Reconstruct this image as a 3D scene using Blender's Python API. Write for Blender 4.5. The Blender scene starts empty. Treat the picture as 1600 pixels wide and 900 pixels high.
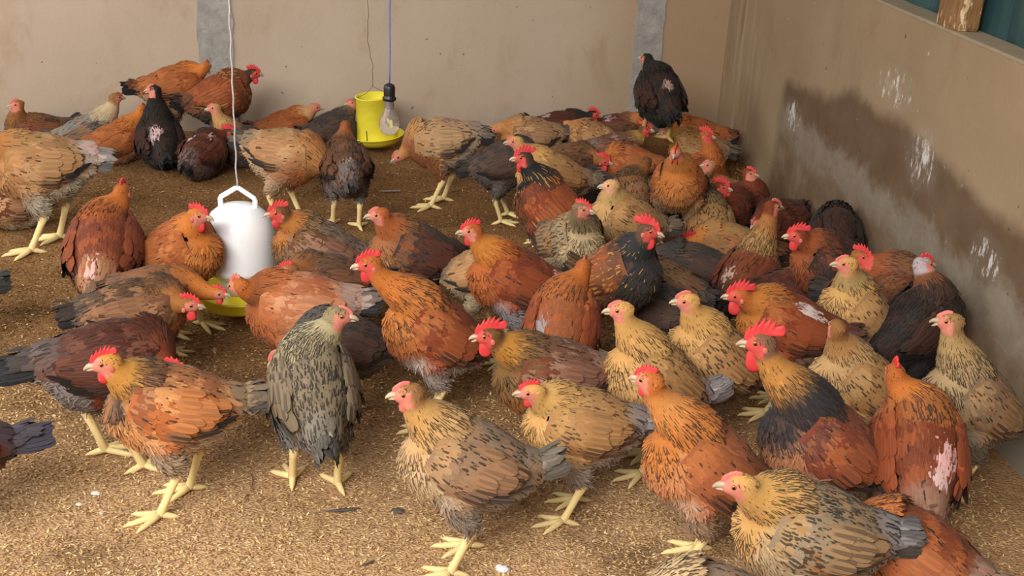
import bpy, math, random
import numpy as np

# ------------------------------------------------------------------ camera, world, lights
scene = bpy.context.scene
COL = scene.collection
F_PX, ROLL, DH, CAM_H = 1800.0, 3.0, 740.0, 1.3
TH = math.atan(DH / F_PX)
cF = np.array([0, math.cos(TH), -math.sin(TH)])
_r0 = np.array([1.0, 0, 0]); _u0 = np.cross(_r0, cF)
_r = math.radians(ROLL)
cR = _r0 * math.cos(_r) + _u0 * math.sin(_r)
cU = -_r0 * math.sin(_r) + _u0 * math.cos(_r)
cC = np.array([0, 0, CAM_H])
cam = bpy.data.cameras.new('camera'); cam_o = bpy.data.objects.new('camera', cam); COL.objects.link(cam_o)
from mathutils import Matrix, Vector
cam_o.matrix_world = Matrix(((cR[0], cU[0], -cF[0], cC[0]), (cR[1], cU[1], -cF[1], cC[1]), (cR[2], cU[2], -cF[2], cC[2]), (0, 0, 0, 1)))
cam.lens = 36.0 * F_PX / 1600.0; cam.sensor_width = 36.0; cam.clip_start = 0.05
scene.camera = cam_o

world = bpy.data.worlds.new('world'); scene.world = world; world.use_nodes = True
bg = world.node_tree.nodes['Background']; bg.inputs[0].default_value = (1.0, 0.975, 0.94, 1); bg.inputs[1].default_value = 0.33

def area(name, loc, target, sx, sy, power, col):
    l = bpy.data.lights.new(name, 'AREA'); l.shape = 'RECTANGLE'; l.size = sx; l.size_y = sy; l.energy = power; l.color = col
    o = bpy.data.objects.new(name, l); COL.objects.link(o); o.location = loc
    o.rotation_euler = (Vector(target) - Vector(loc)).to_track_quat('-Z', 'Y').to_euler()
    return o
# daylight entering through the open front and left side of the pen
area('front_daylight', (-1.3, -0.9, 2.5), (-0.1, 3.2, 0.0), 2.4, 1.2, 205, (1.0, 0.975, 0.94))
area('left_daylight', (-4.2, 2.2, 2.2), (-0.5, 3.4, 0.0), 3.0, 1.4, 95, (1.0, 0.98, 0.96))

scene.view_settings.view_transform = 'Standard'; scene.view_settings.look = 'None'
scene.view_settings.gamma = 1.0; scene.view_settings.use_curve_mapping = False
scene.view_settings.exposure = 0.0

def unproject(px, py, z=0.0):
    d = cF + cR * (px - 800) / F_PX - cU * (py - 450) / F_PX
    return cC + d * (z - CAM_H) / d[2]
def ray(px, py):
    d = cF + cR * (px - 800) / F_PX - cU * (py - 450) / F_PX
    return d / np.linalg.norm(d)
def project(P):
    v = np.asarray(P) - cC; d = v @ cF
    return 800 + F_PX * (v @ cR) / d, 450 - F_PX * (v @ cU) / d

# ------------------------------------------------------------------ helpers
def s2l(c):
    c = np.asarray(c, float) / 255.0
    return np.where(c <= 0.04045, c / 12.92, ((c + 0.055) / 1.055) ** 2.4)
def rgba(c): return tuple(s2l(c)) + (1.0,)
def tag(o, label=None, cat=None, group=None, kind=None):
    if label: o['label'] = label
    if cat: o['category'] = cat
    if group: o['group'] = group
    if kind: o['kind'] = kind
    return o
def empty(name, loc, rz=0.0):
    o = bpy.data.objects.new(name, None); COL.objects.link(o); o.location = loc; o.rotation_euler = (0, 0, rz)
    o.empty_display_size = 0.05
    return o
def link(name, me, parent=None):
    o = bpy.data.objects.new(name, me); COL.objects.link(o)
    if parent: o.parent = parent
    return o
def mesh_np(name, V, polys, mats=(), smooth=True, attrs=None, mat_idx=None, nrm=None):
    """V (n,3); polys: list of (m,k) integer arrays"""
    me = bpy.data.meshes.new(name)
    V = np.ascontiguousarray(V, dtype=np.float32)
    polys = [np.asarray(p, dtype=np.int32) for p in polys if len(p)]
    loops = np.concatenate([p.ravel() for p in polys]); tot = np.concatenate([np.full(len(p), p.shape[1], np.int32) for p in polys])
    start = np.concatenate([[0], np.cumsum(tot)[:-1]]).astype(np.int32)
    me.vertices.add(len(V)); me.vertices.foreach_set('co', V.ravel())
    me.loops.add(len(loops)); me.loops.foreach_set('vertex_index', loops)
    me.polygons.add(len(tot)); me.polygons.foreach_set('loop_start', start)
    me.polygons.foreach_set('use_smooth', np.full(len(tot), smooth, dtype=bool))
    for m in mats: me.materials.append(m)
    if mat_idx is not None: me.polygons.foreach_set('material_index', np.asarray(mat_idx, np.int32))
    me.update(calc_edges=True)
    if attrs:
        for k, a in attrs.items():
            a = np.asarray(a, np.float32)
            if a.shape[1] == 4:
                at = me.attributes.new(k, 'FLOAT_COLOR', 'POINT'); at.data.foreach_set('color', a.ravel())
            else:
                at = me.attributes.new(k, 'FLOAT_VECTOR', 'POINT'); at.data.foreach_set('vector', a.ravel())
    me.validate()
    if nrm is not None: me.normals_split_custom_set_from_vertices(nrm.astype(np.float32))
    return me
def mesh_list(name, parts, mats, smooth=True):
    """parts: list of (verts, faces(list of tuples), material index)"""
    V = []; Fq = []; mi = []
    for v, f, m in parts:
        b = len(V); V += [tuple(p) for p in v]; Fq += [tuple(i + b for i in q) for q in f]; mi += [m] * len(f)
    me = bpy.data.meshes.new(name); me.from_pydata(V, [], Fq)
    for m in mats: me.materials.append(m)
    me.polygons.foreach_set('material_index', mi); me.polygons.foreach_set('use_smooth', [smooth] * len(Fq)); me.update()
    return me
def tube(pts, rads, seg=10, cap=True, ref=None):
    """closed tube through pts; rads scalar or (side, up) pairs.  returns verts, faces"""
    pts = np.asarray(pts, float); n = len(pts); V = []; Fc = []
    T = np.gradient(pts, axis=0); T /= np.linalg.norm(T, axis=1)[:, None] + 1e-12
    up = np.array(ref if ref is not None else (0, 0, 1.0))
    if abs(T[0] @ up) > 0.98: up = np.array([1.0, 0, 0])
    for i in range(n):
        s = np.cross(up, T[i])
        if np.linalg.norm(s) < 1e-6: s = np.array([0, 1.0, 0])
        s /= np.linalg.norm(s); u = np.cross(T[i], s); up = u
        ra, rb = (rads[i], rads[i]) if np.isscalar(rads[i]) else rads[i]
        for k in range(seg):
            a = 2 * math.pi * k / seg; V.append(pts[i] + s * ra * math.cos(a) + u * rb * math.sin(a))
    for i in range(n - 1):
        for k in range(seg):
            k2 = (k + 1) % seg; Fc.append((i * seg + k, i * seg + k2, (i + 1) * seg + k2, (i + 1) * seg + k))
    if cap:
        V.append(pts[0]); V.append(pts[-1]); a = n * seg
        for k in range(seg):
            k2 = (k + 1) % seg; Fc.append((a, k2, k)); Fc.append((a + 1, (n - 1) * seg + k, (n - 1) * seg + k2))
    return V, Fc
def ellipsoid(c, ax, M=None, nu=14, nv=9):
    V = []; Fc = []; M = np.eye(3) if M is None else M
    for j in range(1, nv):
        th = math.pi * j / nv
        for i in range(nu):
            ph = 2 * math.pi * i / nu
            V.append(np.array(c) + M @ np.array([ax[0] * math.cos(th), ax[1] * math.sin(th) * math.cos(ph), ax[2] * math.sin(th) * math.sin(ph)]))
    V.append(np.array(c) + M @ np.array([ax[0], 0, 0])); V.append(np.array(c) - M @ np.array([ax[0], 0, 0])); a = len(V) - 2
    for j in range(nv - 2):
        for i in range(nu):
            i2 = (i + 1) % nu; Fc.append((j * nu + i, (j + 1) * nu + i, (j + 1) * nu + i2, j * nu + i2))
    for i in range(nu):
        i2 = (i + 1) % nu; Fc.append((a, i, i2)); Fc.append((a + 1, (nv - 2) * nu + i2, (nv - 2) * nu + i))
    return V, Fc
def lathe(prof, seg=48, M=None, c=(0, 0, 0)):
    """open profile [(r,z)..] revolved"""
    V = []; Fc = []
    for r, z in prof:
        for k in range(seg):
            a = 2 * math.pi * k / seg; V.append((c[0] + r * math.cos(a), c[1] + r * math.sin(a), c[2] + z))
    for i in range(len(prof) - 1):
        for k in range(seg):
            k2 = (k + 1) % seg; Fc.append((i * seg + k, i * seg + k2, (i + 1) * seg + k2, (i + 1) * seg + k))
    return V, Fc
def box(x0, x1, y0, y1, z0, z1):
    V = [(x0, y0, z0), (x1, y0, z0), (x1, y1, z0), (x0, y1, z0), (x0, y0, z1), (x1, y0, z1), (x1, y1, z1), (x0, y1, z1)]
    return V, [(0, 3, 2, 1), (4, 5, 6, 7), (0, 1, 5, 4), (1, 2, 6, 5), (2, 3, 7, 6), (3, 0, 4, 7)]

# ------------------------------------------------------------------ materials
class NT:
    def __init__(s, name, rough=0.8, spec=0.3):
        s.m = bpy.data.materials.new(name); s.m.use_nodes = True; s.t = s.m.node_tree; s.b = s.t.nodes['Principled BSDF']
        s.b.inputs['Roughness'].default_value = rough; s.b.inputs['Specular IOR Level'].default_value = spec
    def n(s, ty, **kw):
        nd = s.t.nodes.new(ty)
        for k, v in kw.items(): setattr(nd, k, v)
        return nd
    def l(s, a, b): s.t.links.new(a, b)
    def noise(s, vec, scale, detail=4, rough=0.55, dist=0.0):
        nd = s.n('ShaderNodeTexNoise'); nd.inputs['Scale'].default_value = scale; nd.inputs['Detail'].default_value = detail
        nd.inputs['Roughness'].default_value = rough; nd.inputs['Distortion'].default_value = dist
        if vec: s.l(vec, nd.inputs['Vector'])
        return nd.outputs['Fac']
    def mp(s, vec, scale=(1, 1, 1), loc=(0, 0, 0)):
        nd = s.n('ShaderNodeMapping'); nd.inputs['Scale'].default_value = scale; nd.inputs['Location'].default_value = loc
        s.l(vec, nd.inputs['Vector']); return nd.outputs[0]
    def ramp(s, f, stops):
        nd = s.n('ShaderNodeValToRGB'); e = nd.color_ramp.elements
        e[0].position, e[0].color = stops[0]; e[1].position, e[1].color = stops[1]
        for p, c in stops[2:]:
            x = e.new(p); x.color = c
        s.l(f, nd.inputs[0]); return nd.outputs['Color']
    def mask(s, f, a, b):
        nd = s.n('ShaderNodeMapRange', interpolation_type='SMOOTHSTEP'); nd.inputs[1].default_value = a; nd.inputs[2].default_value = b
        s.l(f, nd.inputs[0]); return nd.outputs[0]
    def math(s, op, a, b=None, c=None):
        nd = s.n('ShaderNodeMath', operation=op)
        for i, x in enumerate((a, b, c)):
            if x is None: continue
            if isinstance(x, (int, float)): nd.inputs[i].default_value = x
            else: s.l(x, nd.inputs[i])
        return nd.outputs[0]
    def mix(s, f, a, b, mode='MIX'):
        nd = s.n('ShaderNodeMix', data_type='RGBA', blend_type=mode)
        for sock, x in ((nd.inputs[0], f), (nd.inputs[6], a), (nd.inputs[7], b)):
            if isinstance(x, (int, float)): sock.default_value = x
            elif isinstance(x, tuple): sock.default_value = x
            else: s.l(x, sock)
        return nd.outputs[2]
    def bump(s, h, strength, dist=0.01):
        nd = s.n('ShaderNodeBump'); nd.inputs['Strength'].default_value = strength; nd.inputs['Distance'].default_value = dist
        s.l(h, nd.inputs['Height']); s.l(nd.outputs[0], s.b.inputs['Normal'])
    def base(s, c): s.l(c, s.b.inputs['Base Color'])
    def obj(s): return s.n('ShaderNodeTexCoord').outputs['Object']

def simple(name, c, rough=0.5, spec=0.4, var=0.1, scale=40, bump=0.1, dist=0.002):
    t = NT(name, rough, spec); o = t.obj(); f = t.noise(o, scale, 3)
    a = s2l(c); t.base(t.ramp(f, [(0.3, tuple(a * (1 - var)) + (1,)), (0.7, tuple(np.minimum(a * (1 + var), 1)) + (1,))]))
    if bump: t.bump(f, bump, dist)
    return t.m

def plaster(name, wall):
    t = NT(name, 0.9, 0.15); o = t.obj(); sep = t.n('ShaderNodeSeparateXYZ'); t.l(o, sep.inputs[0]); U, _, Z = sep.outputs
    big = t.noise(o, 1.3, 5, 0.6); mid = t.noise(t.mp(o, (1, 1, 0.5), (3, 1, 2)), 5, 6, 0.65, 0.4); fine = t.noise(o, 70, 4, 0.7)
    if wall == 'back':
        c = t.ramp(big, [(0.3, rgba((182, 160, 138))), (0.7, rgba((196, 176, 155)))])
        c = t.mix(t.mask(mid, 0.52, 0.75), c, rgba((176, 153, 126)))
        # browner, patchy plaster tone towards the corner
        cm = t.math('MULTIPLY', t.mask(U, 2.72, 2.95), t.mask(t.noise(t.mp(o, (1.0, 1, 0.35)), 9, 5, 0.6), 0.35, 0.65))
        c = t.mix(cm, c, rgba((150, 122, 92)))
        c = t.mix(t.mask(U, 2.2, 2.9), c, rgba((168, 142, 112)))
        low = t.math('MULTIPLY', t.mask(Z, 0.16, 0.0), t.mask(mid, 0.3, 0.6))
        c = t.mix(t.math('MULTIPLY', low, 0.55), c, rgba((150, 142, 130)))
    else:
        c = t.ramp(big, [(0.3, rgba((142, 119, 92))), (0.7, rgba((158, 136, 108)))])  # darker tan than the back wall: this wall's shade is put into the colour
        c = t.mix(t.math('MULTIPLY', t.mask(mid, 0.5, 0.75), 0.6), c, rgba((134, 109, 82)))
        wob = t.math('MULTIPLY', t.math('SUBTRACT', t.noise(o, 3.2, 4, 0.6), 0.5), 0.16)
        wz = t.math('ADD', Z, wob)
        nd = t.n('ShaderNodeFloatCurve'); cu = nd.mapping.curves[0]
        pts = [(0, 0.36), (0.28, 0.36), (0.30, 0.44), (0.45, 0.50), (0.55, 0.56), (0.8, 0.54), (1, 0.52)]
        cu.points[0].location = pts[0]; cu.points[1].location = pts[-1]
        for p in pts[1:-1]: cu.points.new(*p)
        nd.mapping.update()
        t.l(t.math('DIVIDE', U, 3.0), nd.inputs['Value']); top = nd.outputs[0]
        d = t.math('SUBTRACT', top, wz)                              # metres under the upper edge of the stain
        start = t.mask(U, 0.86, 0.98)
        st = t.math('MULTIPLY', t.mask(d, -0.015, 0.05), start)
        c = t.mix(t.math('MULTIPLY', st, 0.92), c, t.ramp(t.noise(o, 6, 5, 0.6), [(0.3, rgba((90, 68, 50))), (0.7, rgba((112, 90, 70)))]))
        wob2 = t.math('MULTIPLY', t.math('SUBTRACT', t.noise(t.mp(o, (1, 1, 1), (9, 2, 5)), 4.5, 7, 0.7, .6), 0.5), 0.26)
        zz = t.math('ADD', Z, wob2)
        ridge = t.math('MULTIPLY', t.math('MULTIPLY', t.mask(zz, 0.375, 0.315), t.mask(zz, 0.17, 0.29)), start)
        c = t.mix(t.math('MULTIPLY', ridge, 0.8), c, t.ramp(t.noise(o, 14, 5, 0.7), [(0.3, rgba((126, 113, 97))), (0.7, rgba((148, 137, 121)))]))
        lowm = t.math('MULTIPLY', t.mask(zz, 0.25, 0.18), t.mask(t.noise(t.mp(o, (1, 1, 0.7), (4, 4, 4)), 4.5, 4, 0.6), 0.35, 0.6))
        c = t.mix(t.math('MULTIPLY', lowm, t.math('MULTIPLY', start, 0.85)), c, t.ramp(t.noise(o, 7, 5, 0.65), [(0.35, rgba((108, 84, 62))), (0.65, rgba((142, 122, 98)))]))
        low = t.math('MULTIPLY', t.mask(Z, 0.20, 0.05), t.mask(U, 1.5, 2.3))
        c = t.mix(t.math('MULTIPLY', low, 0.85), c, rgba((148, 138, 124)))
        # pale streaks in the corner
        cs = t.math('MULTIPLY', t.mask(t.noise(t.mp(o, (9, 1, 1.1), (1, 0, 3)), 1.6, 4, 0.6), 0.52, 0.66), t.mask(U, 0.9, 0.1))
        c = t.mix(t.math('MULTIPLY', cs, 0.45), c, rgba((176, 160, 138)))
        cs = t.math('MULTIPLY', t.mask(t.noise(t.mp(o, (6, 1, 1.0), (7, 0, 3)), 1.8, 4, 0.6), 0.56, 0.7), t.mask(U, 0.7, 0.2))
        c = t.mix(t.math('MULTIPLY', cs, 0.6), c, rgba((116, 86, 58)))
        # white chalky scuffs at four spots
        tot = None
        for (u0, z0, ru, rz) in ((1.93, 0.63, 0.17, 0.07), (2.18, 0.50, 0.12, 0.10), (1.07, 0.335, 0.13, 0.07), (2.62, 0.39, 0.10, 0.06)):
            e = t.math('ADD', t.math('POWER', t.math('DIVIDE', t.math('SUBTRACT', U, u0), ru), 2.0), t.math('POWER', t.math('DIVIDE', t.math('SUBTRACT', Z, z0), rz), 2.0))
            k = t.mask(e, 1.6, 0.0); tot = k if tot is None else t.math('MAXIMUM', tot, k)
        sc = t.noise(t.mp(o, (26, 1, 9)), 1.4, 5, 0.75)
        thr = t.math('SUBTRACT', 0.72, t.math('MULTIPLY', tot, 0.23))
        wm = t.math('MULTIPLY', t.mask(t.math('SUBTRACT', sc, thr), 0.0, 0.1), t.mask(tot, 0.0, 0.2))
        c = t.mix(t.math('MULTIPLY', t.mask(tot, 0.1, 0.9), t.math('MULTIPLY', t.noise(t.mp(o, (12, 1, 5)), 2, 5, .7), 0.2)), c, rgba((176, 166, 154))); c = t.mix(t.math('MULTIPLY', wm, 0.85), c, rgba((212, 206, 198)))
        spk = t.mask(t.noise(o, 45, 2, 0.4), 0.74, 0.78)
        c = t.mix(t.math('MULTIPLY', spk, 0.6), c, rgba((190, 182, 170)))
        crk = t.n('ShaderNodeTexVoronoi', feature='DISTANCE_TO_EDGE'); crk.inputs['Scale'].default_value = 2.3; vm = t.n('ShaderNodeVectorMath', operation='ADD'); tn_ = t.n('ShaderNodeTexNoise'); tn_.inputs['Scale'].default_value = 5; tn_.inputs['Detail'].default_value = 5; t.l(o, tn_.inputs['Vector']); vs_ = t.n('ShaderNodeVectorMath', operation='SCALE'); vs_.inputs['Scale'].default_value = .35; t.l(tn_.outputs['Color'], vs_.inputs[0]); t.l(vs_.outputs[0], vm.inputs[0]); t.l(t.mp(o, (1, 1, 1.5), (2, 0, 0.3)), vm.inputs[1]); t.l(vm.outputs[0], crk.inputs['Vector'])
        ck = t.math('MULTIPLY', t.mask(crk.outputs[0], 0.012, 0.002), t.mask(t.noise(o, 3, 2), 0.5, 0.6))
        c = t.mix(t.math('MULTIPLY', ck, 0.10), c, rgba((176, 160, 134)))
    dark = t.mask(t.noise(t.mp(o, (1, 1, 1), (5, 5, 5)), 34, 2, 0.4), 0.735, 0.76)
    c = t.mix(t.math('MULTIPLY', dark, 0.7), c, rgba((84, 66, 48)))
    t.base(c); t.bump(t.math('ADD', fine, t.math('MULTIPLY', mid, 2.0)), 0.25, 0.004)
    return t.m

def litter():
    t = NT('rice_husk_litter', 0.95, 0.1); o = t.obj()
    big = t.noise(o, 1.1, 5, 0.6, 0.3); mid = t.noise(t.mp(o, (1, 1, 1), (3, 3, 0)), 6, 5, 0.65, 0.4)
    sep = t.n('ShaderNodeSeparateXYZ'); t.l(o, sep.inputs[0])
    c = t.ramp(big, [(0.32, rgba((120, 84, 50))), (0.68, rgba((152, 114, 74)))])
    c = t.mix(t.math('MULTIPLY', t.mask(mid, 0.48, 0.7), 0.75), c, rgba((94, 66, 40)))
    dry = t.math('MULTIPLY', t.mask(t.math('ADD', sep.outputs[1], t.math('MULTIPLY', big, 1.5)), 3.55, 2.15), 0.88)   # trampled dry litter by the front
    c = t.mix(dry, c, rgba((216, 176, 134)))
    wet = t.math('MULTIPLY', t.mask(t.noise(t.mp(o, (1, 1, 1), (1, 7, 0)), 2.3, 5, 0.6), 0.56, 0.70), 0.65)
    c = t.mix(wet, c, rgba((86, 60, 38)))
    v = t.n('ShaderNodeTexVoronoi'); v.inputs['Scale'].default_value = 1.0; t.l(t.mp(o, (150, 240, 100)), v.inputs['Vector'])
    vs = t.n('ShaderNodeSeparateColor'); t.l(v.outputs['Color'], vs.inputs[0])
    fl = t.math('MULTIPLY', t.mask(vs.outputs[0], 0.72, 0.95), t.mask(v.outputs['Distance'], 0.62, 0.25))
    c = t.mix(t.math('MULTIPLY', fl, 0.50), c, rgba((226, 190, 130)))
    c = t.mix(t.math('MULTIPLY', t.mask(vs.outputs[1], 0.6, 0.95), 0.35), c, rgba((70, 46, 24)))
    drop = t.mask(t.noise(t.mp(o, (1, 1, 1), (8, 3, 0)), 17, 3, 0.5), 0.72, 0.76)
    c = t.mix(t.math('MULTIPLY', drop, 0.6), c, rgba((190, 184, 172)))
    t.base(c); t.bump(t.math('ADD', v.outputs['Distance'], t.math('MULTIPLY', mid, 3.0)), 0.6, 0.006)
    return t.m

def plumage_mat():
    t = NT('plumage', 0.72, 0.22)
    a = t.n('ShaderNodeAttribute', attribute_name='Col'); m = t.n('ShaderNodeAttribute', attribute_name='Mark'); f = t.n('ShaderNodeAttribute', attribute_name='fuv')
    sep = t.n('ShaderNodeSeparateXYZ'); t.l(f.outputs['Vector'], sep.inputs[0]); U, V, S = sep.outputs
    au = t.math('ABSOLUTE', U)
    # central streak / tip spot
    st = t.math('MULTIPLY', t.mask(t.math('ADD', au, t.math('MULTIPLY', t.math('SUBTRACT', 1.0, V), 0.25)), 0.50, 0.34), t.mask(V, 0.25, 0.45))
    st = t.math('MULTIPLY', st, m.outputs['Alpha'])
    c = t.mix(st, a.outputs['Color'], m.outputs['Color'])
    # fine barbs and shaft
    bar = t.n('ShaderNodeTexWave', wave_type='BANDS', bands_direction='Y'); bar.inputs['Scale'].default_value = 4.0; bar.inputs['Distortion'].default_value = 2.0; bar.inputs['Detail'].default_value = 2
    cmb = t.n('ShaderNodeCombineXYZ'); t.l(t.math('ADD', S, U), cmb.inputs[0]); t.l(t.math('SUBTRACT', V, t.math('MULTIPLY', au, 0.35)), cmb.inputs[1]); t.l(cmb.outputs[0], bar.inputs['Vector'])
    c = t.mix(t.math('MULTIPLY', t.mask(bar.outputs['Fac'], 0.55, 0.9), 0.16), c, t.mix(0.6, c, (0.02, 0.015, 0.01, 1)))
    c = t.mix(t.math('MULTIPLY', t.mask(au, 0.10, 0.02), 0.05), c, (0.75, 0.62, 0.45, 1))
    t.base(c)
    t.b.inputs['Sheen Weight'].default_value = 0.04; t.b.inputs['Sheen Roughness'].default_value = 0.5
    t.bump(bar.outputs['Fac'], 0.15, 0.0006)
    return t.m
def flesh(name, c, c2, rough=0.5):
    t = NT(name, rough, 0.35); o = t.obj(); n1 = t.noise(o, 120, 4, 0.6); n2 = t.noise(o, 40, 2)
    t.base(t.ramp(n2, [(0.3, rgba(c2)), (0.7, rgba(c))])); t.bump(n1, 0.4, 0.0012)
    t.b.inputs['Subsurface Weight'].default_value = 0.12; t.b.inputs['Subsurface Scale'].default_value = 0.004
    return t.m

M_PL = plumage_mat()
M_COMB = flesh('comb_red', (220, 70, 68), (198, 48, 50))
M_COMB_P = flesh('comb_pink', (214, 126, 108), (196, 98, 86))
M_BEAK = simple('beak_horn', (188, 166, 138), 0.4, 0.5, 0.25, 60)
M_BEAKD = simple('beak_dark', (84, 70, 58), 0.4, 0.5, 0.3, 60)
M_IRIS = simple('iris', (176, 110, 48), 0.15, 0.7, 0.1, 60, 0)
M_PUP = simple('pupil', (14, 10, 9), 0.1, 0.8, 0.1, 60, 0)

# ------------------------------------------------------------------ room
pA = np.array([*unproject(0, 205)[:2], 0]); pB = np.array([*unproject(1118, 205)[:2], 0]); pC = np.array([*unproject(1590, 740)[:2], 0])
tb = (pB - pA) / np.linalg.norm(pB - pA); tr = (pC - pB) / np.linalg.norm(pC - pB)
Lb = np.linalg.norm(pB - pA)
def wall_obj(name, p, t, V, Fc, mat, structure=True, parent=None):
    o = link(name, mesh_list(name, [(V, Fc, 0)], [mat], False)); o.location = p; o.rotation_euler = (0, 0, math.atan2(t[1], t[0]))
    if structure: o['kind'] = 'structure'
    return o
# floor
V, Fc = box(-3.6, 1.9, 0.2, 6.0, -0.06, 0.0)
fl = link('floor', mesh_list('floor', [(V, Fc, 0)], [litter()], False)); fl['kind'] = 'structure'
# the back wall runs along tb, its solid behind; local +y is away from the pen
m_back = plaster('tan_plaster_back', 'back')
V, Fc = box(-1.4, Lb + 0.25, 0.0, 0.12, -0.05, 1.35); wall_obj('wall_back', pA, tb, V, Fc, m_back)
m_right = plaster('tan_plaster_right', 'right')
V, Fc = box(0.0, 4.2, 0.0, 0.074, -0.05, 0.839); wall_obj('wall_right', pB, tr, V, Fc, m_right)
# smooth capping on the right wall: trim
m_cap = simple('cement_capping', (150, 134, 110), 0.85, 0.2, 0.08, 18, 0.3, 0.004)
V, Fc = box(0.0, 4.2, -0.002, 0.076, 0.839, 0.847); wall_obj('trim_1', pB, tr, V, Fc, m_cap)
# grey cement posts showing in the back wall
def cement():
    t = NT('grey_cement_post', 0.9, 0.15); o = t.obj(); n = t.noise(o, 16, 6, 0.7); n2 = t.noise(o, 60, 4, 0.7)
    c = t.ramp(n, [(0.3, rgba((140, 134, 126))), (0.7, rgba((176, 171, 164)))]); c = t.mix(t.math('MULTIPLY', t.mask(n2, 0.6, 0.75), 0.5), c, rgba((96, 88, 80)))
    t.base(c); t.bump(n2, 0.6, 0.004); return t.m
m_cem = cement()
for i, (u0, u1) in enumerate(((0.805, 0.945), (2.655, 2.785))):
    nz = 26; V = []; Fc = []
    rr = random.Random(5 + i)
    for k in range(nz + 1):
        z = -0.02 + 1.37 * k / nz; e0 = rr.uniform(-0.006, 0.006); e1 = rr.uniform(-0.006, 0.006)
        V += [(u0 + e0, 0.02, z), (u0 + e0, -0.006, z), (u1 + e1, -0.006, z), (u1 + e1, 0.02, z)]
    for k in range(nz):
        for j in range(3): Fc.append((4 * k + j, 4 * k + j + 1, 4 * k + j + 5, 4 * k + j + 4))
    n = len(V); Fc += [(0, 3, 2, 1), (n - 4, n - 3, n - 2, n - 1)]
    wall_obj('trim_%d' % (i + 2), pA, tb, V, Fc, m_cem)

# teal sheet hung above the right wall
def sheet_mat():
    t = NT('teal_tarpaulin', 0.6, 0.3); o = t.obj(); n = t.noise(t.mp(o, (1, 1, 0.3)), 7, 5, 0.6)
    t.base(t.ramp(n, [(0.3, rgba((30, 56, 60))), (0.7, rgba((60, 88, 84)))])); t.bump(n, 0.5, 0.02); return t.m
rr = random.Random(3); nu = 90; nz = 14; V = []; Fc = []
for j in range(nz + 1):
    for i in range(nu + 1):
        u = 0.9 + 3.2 * i / nu
        V.append((u, 0.080 + 0.008 * math.sin(u * 17) + 0.004 * math.sin(u * 41 + j * 0.2), 0.80 + 0.75 * j / nz))
for j in range(nz):
    for i in range(nu): a = j * (nu + 1) + i; Fc.append((a, a + 1, a + nu + 2, a + nu + 1))
sh = wall_obj('tarpaulin_sheet', pB, tr, V, Fc, sheet_mat(), False)
md = sh.modifiers.new('thickness', 'SOLIDIFY'); md.thickness = 0.003
tag(sh, 'dark teal tarpaulin sheet hanging above the ledge of the right wall', 'tarpaulin')
# weathered timber post standing on the ledge
def wood_mat():
    t = NT('flaking_painted_wood', 0.85, 0.2); o = t.obj(); n = t.noise(t.mp(o, (1, 1, 0.35)), 34, 5, 0.65); n2 = t.noise(t.mp(o, (3, 3, 0.3)), 60, 3)
    c = t.ramp(n2, [(0.3, rgba((112, 78, 48))), (0.7, rgba((142, 106, 70)))]); c = t.mix(t.mask(n, 0.53, 0.6), c, rgba((198, 172, 134)))
    t.base(c); t.bump(n, 0.6, 0.004); return t.m
w0, w1 = 2.10, 2.235
V = []; Fc = []; prof = [(0.0, 0.006), (0.008, -0.004), (0.05, -0.010), (0.10, -0.010), (w1 - w0 - 0.008, -0.004), (w1 - w0, 0.008), (w1 - w0, 0.050), (w1 - w0 - .01, .058), (0.0, 0.058)]
for z in (0.848, 0.856, 1.0, 1.25, 1.6):
    for (a, b) in prof:
        s = 0.97 if z < 0.852 else 1.0
        V.append((w0 + (a - 0.06) * s + 0.06, b * s + 0.006, z))
k = len(prof)
for j in range(4):
    for i in range(k): i2 = (i + 1) % k; Fc.append((j * k + i, j * k + i2, (j + 1) * k + i2, (j + 1) * k + i))
Fc += [tuple(reversed(range(k))), tuple(range(4 * k, 5 * k))]
po = wall_obj('timber_post', pB, tr, V, Fc, wood_mat(), False)
tag(po, 'brown wooden post with flaking pale paint standing on the right wall ledge', 'post')

# ------------------------------------------------------------------ drinker, feeder, bulb
def hang_wire(pts, r, mat, name, parent):
    return link(name, mesh_list(name, [(*tube(pts, [r] * len(pts), 6), 0)], [mat]), parent)
m_white = NT('white_plastic', 0.35, 0.5); m_white.b.inputs['Base Color'].default_value = (0.97, 0.97, 0.98, 1); m_white.b.inputs['Subsurface Weight'].default_value = 0.3; m_white.b.inputs['Subsurface Scale'].default_value = 0.02; m_white = m_white.m
m_yel = simple('yellow_plastic', (250, 232, 50), 0.4, 0.5, 0.04, 8, 0.05)
m_yel2 = simple('dusty_yellow_plastic', (238, 222, 62), 0.5, 0.4, 0.10, 12, 0.05)
m_wire = simple('galvanised_wire', (176, 172, 168), 0.5, 0.5, 0.2, 80)
m_thin = simple('thin_dark_wire', (88, 82, 78), 0.6, 0.4, 0.2, 80)
m_str = simple('twisted_string', (190, 184, 178), 0.8, 0.3, 0.15, 120, 0.4, 0.002)
P = unproject(378, 463, 0.052); D = empty('hanging_drinker', (P[0], P[1], 0.015)); D.scale = (.87, .87, .81); tag(D, 'white plastic bell drinker with yellow water tray hanging on a string', 'drinker')
zb = 0.025
pr = [(0.0, zb + 0.012), (0.03, zb + 0.006), (0.07, zb), (0.118, zb + 0.002), (0.126, zb + 0.012), (0.132, zb + 0.040), (0.136, zb + 0.043), (0.136, zb + 0.047), (0.130, zb + 0.047), (0.123, zb + 0.030), (0.117, zb + 0.014), (0.085, zb + 0.010), (0.062, zb + 0.012), (0.060, zb + 0.045), (0.0, zb + 0.047)]
tr_o = link('water_tray', mesh_list('water_tray', [(*lathe(pr, 56), 0)], [m_yel]), D)
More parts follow.
